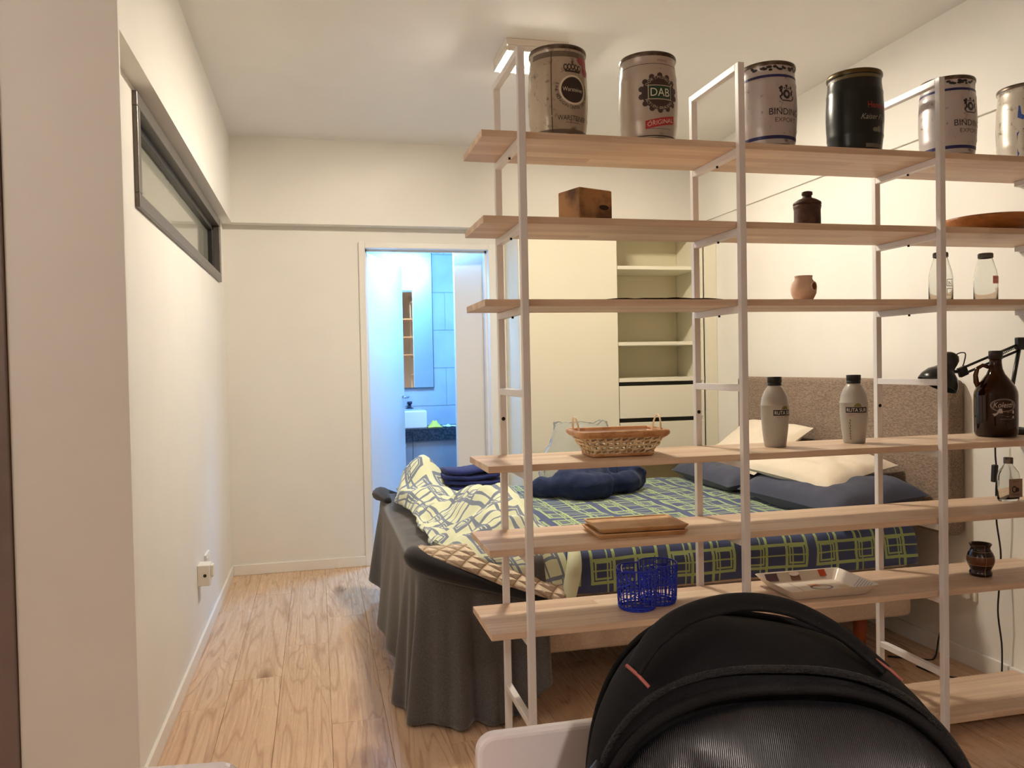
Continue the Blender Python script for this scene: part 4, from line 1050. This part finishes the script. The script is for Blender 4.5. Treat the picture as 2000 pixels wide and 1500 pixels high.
# ---- pillows
def pillow(name, loc, w, d, h, rot, m, label, seed=1, grp=None, crease=.012):
    def f(u, v):
        a = 2 * u - 1; b = 2 * v - 1
        return a, b
    N = 30; mb = MB()
    def surf(sgn):
        def g_(u, v):
            a = 2 * u - 1; b = 2 * v - 1
            e = max(0., (1 - a ** 4) * (1 - b ** 4)) ** .55
            px_ = a * w / 2 * (1 - .05 * (1 - b * b) * abs(a) ** 3 + .0); py_ = b * d / 2 * (1 - .06 * (1 - a * a) * abs(b) ** 3)
            pz = sgn * h / 2 * e * (1 if sgn > 0 else .75)
            pz += crease * fbm(a * 2.2 + seed, b * 2.2, seed * 1.7) * e + crease * .5 * fbm(a * 6 + seed, b * 6, seed) * e
            return (px_, py_, pz)
        return g_
    mb.grid(surf(1), N, N); mb.grid(lambda u, v: surf(-1)(1 - u, v), N, N)
    o = mb.build(name, m, smooth=True, sub=1)
    o.location = loc; o.rotation_euler = rot
    return tag(o, label, 'pillow', grp)
M_PDK = fabric('slate_pillowcase', (76, 80, 98), (62, 66, 84), 320, .85, .15, .1)
M_PWH = fabric('cream_pillowcase', (238, 226, 206), (226, 212, 190), 320, .85, .12, .1)
pillow('pillow', (2.118, 3.075, .634), .45, .70, .17, (0, -.10, .05), M_PDK, 'dark slate pillow lying nearest the shelves, under the flat cream pillow', 1)
pillow('pillow', (2.118, 3.84, .628), .45, .70, .16, (0, -.10, -.04), M_PDK, 'dark slate pillow on the far half of the bed', 2)
pillow('pillow', (2.115, 3.17, .738), .38, .60, .10, (.06, -.20, .14), M_PWH, 'flat cream pillow lying on the near slate pillow', 3)
pillow('pillow', (2.170, 3.76, .770), .38, .62, .11, (0, -.60, -.05), M_PWH, 'cream pillow leaning on the headboard above the far slate pillow', 4)

# ---- clothes on the bed
M_NAVY = fabric('navy_fleece', (20, 42, 84), (14, 28, 60), 200, .95, .5, .08)
jk = thing('navy_sweater', (1.27, 3.85, .565), 'crumpled navy blue sweater on the duvet', 'sweater')
J0 = jk.location
def jt_(pts, rad): return spline([Vector(p) - J0 for p in pts], 26), [rad[0] + (rad[1] - rad[0]) * i / 25 + .005 * math.sin(i * .55) for i in range(26)]
mb = MB()
for pts, rad in ((((1.02, 3.86, .60), (1.10, 3.74, .625), (1.20, 3.66, .635), (1.32, 3.70, .62)), (.045, .070)),
                 (((1.12, 3.78, .65), (1.18, 3.72, .665), (1.26, 3.78, .66), (1.36, 3.84, .635)), (.055, .065)),
                 (((1.30, 3.95, .635), (1.40, 4.02, .665), (1.50, 3.98, .655), (1.55, 3.86, .62)), (.060, .070)),
                 (((1.28, 3.80, .61), (1.40, 3.78, .62), (1.50, 3.82, .62), (1.55, 3.92, .62)), (.055, .050)),
                 (((1.22, 3.90, .62), (1.34, 3.94, .64), (1.46, 3.92, .64)), (.07, .07)),
                 (((.99, 3.94, .585), (1.05, 3.92, .60), (1.12, 3.88, .61)), (.028, .045))):
    p, r = jt_(pts, rad); mb.tube(p, r, 12)
o = mb.build('sweater_body', M_NAVY, jk, smooth=True, remesh=.012)
tx = bpy.data.textures.new('folds', 'CLOUDS'); tx.noise_scale = .075
md = o.modifiers.new('disp', 'DISPLACE'); md.texture = tx; md.strength = .032; md.mid_level = .5; md.texture_coords = 'LOCAL'
jk.location.y -= .05
# flatten what would sink into the duvet
M_NAVY2 = fabric('navy_cotton', (30, 46, 122), (20, 30, 84), 300, .85, .2, .1)
tr = thing('folded_trousers', (.73, 3.96, .60), 'folded navy trousers lying on the rumpled lime duvet', 'trousers', rz=.12)
for k in range(4):
    zz = .006 + .030 * k
    def lay(u, v, zz=zz, k=k):
        a = 2 * PI * u; c, s = math.cos(a), math.sin(a)
        rx = .155 - .004 * k; 
        x = (v - .5) * 2 * rx + .006 * math.sin(k * 2.1)
        yy = .085 * abs(c) ** .6 * (1 if c > 0 else -1); z2 = .0155 * abs(s) ** .8 * (1 if s > 0 else -1)
        e = 1 - abs(2 * v - 1) ** 8 * .25
        return (x, yy * e + .004 * math.sin(v * 7 + k), zz + z2 * e + .006 * math.sin(v * 5 + k) + .004 * fbm(v * 6, k))
    m2 = MB().grid(lay, 20, 24, wrapu=True)
    n_ = 20; m2.f.append(tuple(range(n_ - 1, -1, -1))); m2.f.append(tuple(24 * n_ + q for q in range(n_)))
    m2.build('folded_layer', M_NAVY2, tr, smooth=True)
# clear plastic bag standing on the far side of the bed
M_FILM = mat('clear_film', (250, 252, 248), .16, trans=.84, ior=1.3, bump=(16, 1.))
pb = tag(MB().grid(lambda u, v: ((.20 + .02 * math.sin(6 * v)) * math.cos(2 * PI * u) * (1 - .25 * v ** 3) * (1 + .10 * fbm(3 * math.cos(2 * PI * u), 3 * math.sin(2 * PI * u), 5 * v)), .09 * math.sin(2 * PI * u) * (1 - .5 * v ** 2) * (1 + .2 * fbm(4 * math.cos(2 * PI * u) + 7, 4 * math.sin(2 * PI * u), 4 * v)), .33 * v + .02 * v * fbm(2 * math.cos(2 * PI * u), 2 * math.sin(2 * PI * u), 9) ), 48, 24, wrapu=True).build('plastic_bag', M_FILM, smooth=True, solid=.0012), 'crumpled clear plastic bag standing before the wardrobe door', 'bag')
pb.location = (1.36, 4.13, .564)
# ------------------------------------------------------------------ white chairs and the backpack in the foreground
M_CHAIR = mat('white_chair', (226, 220, 220), .3)
def make_chair(loc, rz, label):
    t = thing('white_chair', loc, label, 'chair', None, rz)
    MB().loft([[(x * .22 * k, y_, z) for x, z in rrp] for y_, k, rrp in ((.0, 1, CB), (.018, 1, CB))], True).build('backrest', M_CHAIR, t, bevel=.006, seg=3, fixn=True)
    MB().box(-.22, .22, -.44, -.02, .43, .452).build('seat', M_CHAIR, t, bevel=.008, seg=3)
    for sx in (-1, 1):
        MB().tube([(sx * .20, -.41, .43), (sx * .215, -.43, 0)], .013, 10).build('leg', M_CHAIR, t, smooth=True)
        MB().tube([(sx * .19, .0, .70), (sx * .20, .0, .43), (sx * .215, .03, 0)], .013, 10).build('leg', M_CHAIR, t, smooth=True)
    return t
def rpoly(hx, z0, z1, rad, n=6):
    out = []
    for cx, cz, a0 in ((hx - rad, z1 - rad, 0), (-hx + rad, z1 - rad, 90), (-hx + rad, z0 + rad, 180), (hx - rad, z0 + rad, 270)):
        for k in range(n + 1):
            a = math.radians(a0 + 90 * k / n); out.append((cx + rad * math.cos(a), cz + rad * math.sin(a)))
    return out
CB = [(x / .22, z) for x, z in rpoly(.22, .55, .772, .022)]
make_chair((.389, .915, 0), 0, 'white chair whose seat holds the black backpack')
make_chair((-.312, .946, 0), -.12, 'white chair standing empty beside the window wall')

M_NYL = fabric('black_nylon', (14, 14, 16), (9, 9, 11), 600, .8, .25, .0)
M_NYL.node_tree.nodes['Principled BSDF'].inputs['Specular IOR Level'].default_value = .2
M_WEB = fabric('black_webbing', (16, 16, 18), (10, 10, 11), 500, .75, .3, .0)
g = G('ribbed_gloss'); tc = g.n('ShaderNodeTexCoord'); wv = g.n('ShaderNodeTexWave'); wv.inputs['Scale'].default_value = 190; g.nt.links.new(g.map(tc.outputs['Object'], (1, .2, .0)), wv.inputs[0])
g.b.inputs['Base Color'].default_value = srgb(18, 18, 21); g.b.inputs['Roughness'].default_value = .30; g.bump(wv.outputs['Fac'], .5, .001)
M_GLOSS = g.m
M_WEB.node_tree.nodes['Principled BSDF'].inputs['Specular IOR Level'].default_value = .2
bp = thing('backpack', (.45, .74, .453), 'black backpack with a top carry handle and glossy front pocket standing on a chair', 'backpack', rz=-.32)
NP = 72
def ring(d, hw, zt, du=0., tilt=0., p=2.5, wob=0., lift=0.):
    """upright outline of the bag at depth d towards the front: rounded top, straight sides down to the seat"""
    out = []
    for i in range(NP):
        if i <= 52:
            a = PI * i / 52; c, s = math.cos(a), math.sin(a)
            u = -hw * abs(c) ** (2 / p) * (1 if c > 0 else -1); z = .70 + (zt - .70) * abs(s) ** (2 / p) + tilt * u * max(0., s)
        else:
            k = (i - 52) / (NP - 52)
            if k < .35: u = hw; z = .70 - (.70 - .462) * k / .35
            elif k < .65: u = hw * (1 - 2 * (k - .35) / .30) * .96; z = .456 + lift
            else: u = -hw; z = .462 + (.70 - .462) * (k - .65) / .35
        w = wob * fbm(u * 9, z * 9, d * 9)
        back = .035 * max(0., -u / .18) ** 1.6 if d > .06 else 0.
        out.append(Vector((u + du + w, -(d - back) + w, max(z + w, .455) - .453)))
    return out
body = [ring(-.125, .125, .865, -.004, -.12), ring(-.118, .152, .895, -.004, -.12), ring(-.08, .178, .913, -.006, -.14), ring(-.04, .188, .925, -.008, -.135), ring(0, .192, .930, -.010, -.13, 2.5, .004), ring(.05, .186, .922, -.010, -.08, 2.5, .005), ring(.075, .182, .913, -.011, -.01, 2.45, .003), ring(.09, .172, .898, -.012, .04, 2.4)]
MB().loft(body, True).build('main_body', M_NYL, bp, smooth=True, sub=1, fixn=True)
pocket = [ring(.086, .168, .892, -.012, .05, 2.4), ring(.098, .173, .896, -.012, .055, 2.4, .002), ring(.118, .172, .885, -.010, .06, 2.4, .007), ring(.140, .162, .855, -.008, .06, 2.4, .012), ring(.158, .145, .82, -.006, .05, 2.4, .014), ring(.170, .115, .785, -.004, .04, 2.4, .006), ring(.175, .07, .75, 0, .02, 2.3, .004)]
MB().loft(pocket, True).build('front_pocket', M_GLOSS, bp, smooth=True, sub=1, fixn=True)
def edge(*a, i0=0, i1=53, **k): return ring(*a, **k)[i0:i1]
MB().tube(edge(.096, .178, .903, -.012, .052, 2.4), .0055, 8).build('piping', M_WEB, bp, smooth=True)
MB().tube(edge(.078, .184, .914, -.011, .01, 2.45), .0048, 8, flat=.7).build('zip', mat('zip_black', (30, 30, 32), .5, bump=(500, 1.)), bp, smooth=True)
MB().tube(edge(-.05, .188, .924, -.007, -.138), .004, 8).build('seam_piping', M_WEB, bp, smooth=True)
zp = edge(.08, .186, .915, -.011, .01, 2.45)[7]
MB().tube([zp + Vector((0, -.004, .006)), zp + Vector((-.008, -.016, -.002)), zp + Vector((-.022, -.028, -.016)), zp + Vector((-.034, -.034, -.030))], [.004, .006, .006, .003], 8).build('zip_puller', mat('puller', (60, 60, 62), .3, .4), bp, smooth=True)
mf = MB(); mf.tube([Vector((-.072, -.104, .405)), Vector((-.075, -.128, .37)), Vector((-.078, -.150, .32))], .0022, 6); mf.build('pocket_seam', M_WEB, bp, smooth=True)
# carry handle: padded strap arching over the top
hA, hB = Vector((-.150, -.060, .448)), Vector((.092, -.045, .448))
arch = [hA, Vector((-.128, -.045, .476)), Vector((-.092, -.022, .494)), Vector((-.040, -.005, .502)), Vector((.010, -.004, .497)), Vector((.055, -.022, .478)), hB]
arch = spline(arch, 40)
def strap(path, hw, th):
    rings = []
    for i, p in enumerate(path):
        t_ = (path[min(i + 1, len(path) - 1)] - path[max(i - 1, 0)]).normalized(); s_ = Vector((-.05, 1, .25)).normalized(); s_ = (s_ - t_ * s_.dot(t_)).normalized(); n_ = t_.cross(s_)
        rings.append([p + s_ * (hw * math.cos(a)) + n_ * (th * math.sin(a)) for a in [2 * PI * q / 12 for q in range(12)]])
    return rings
MB().loft(strap(arch, .016, .0055), True).build('carry_handle', M_WEB, bp, smooth=True, fixn=True)
M_SAL = mat('salmon_stitch', (150, 84, 76), .7)
MB().tube([hA + Vector((-.006, -.004, .010)), hA + Vector((.004, -.012, .004)), hA + Vector((.014, -.022, -.004))], .0018, 6).build('bar_tack', M_SAL, bp, smooth=True)
MB().tube([hB + Vector((-.010, -.002, .012)), hB + Vector((.000, -.010, .005)), hB + Vector((.008, -.018, -.002))], .0014, 6).build('bar_tack', M_SAL, bp, smooth=True)
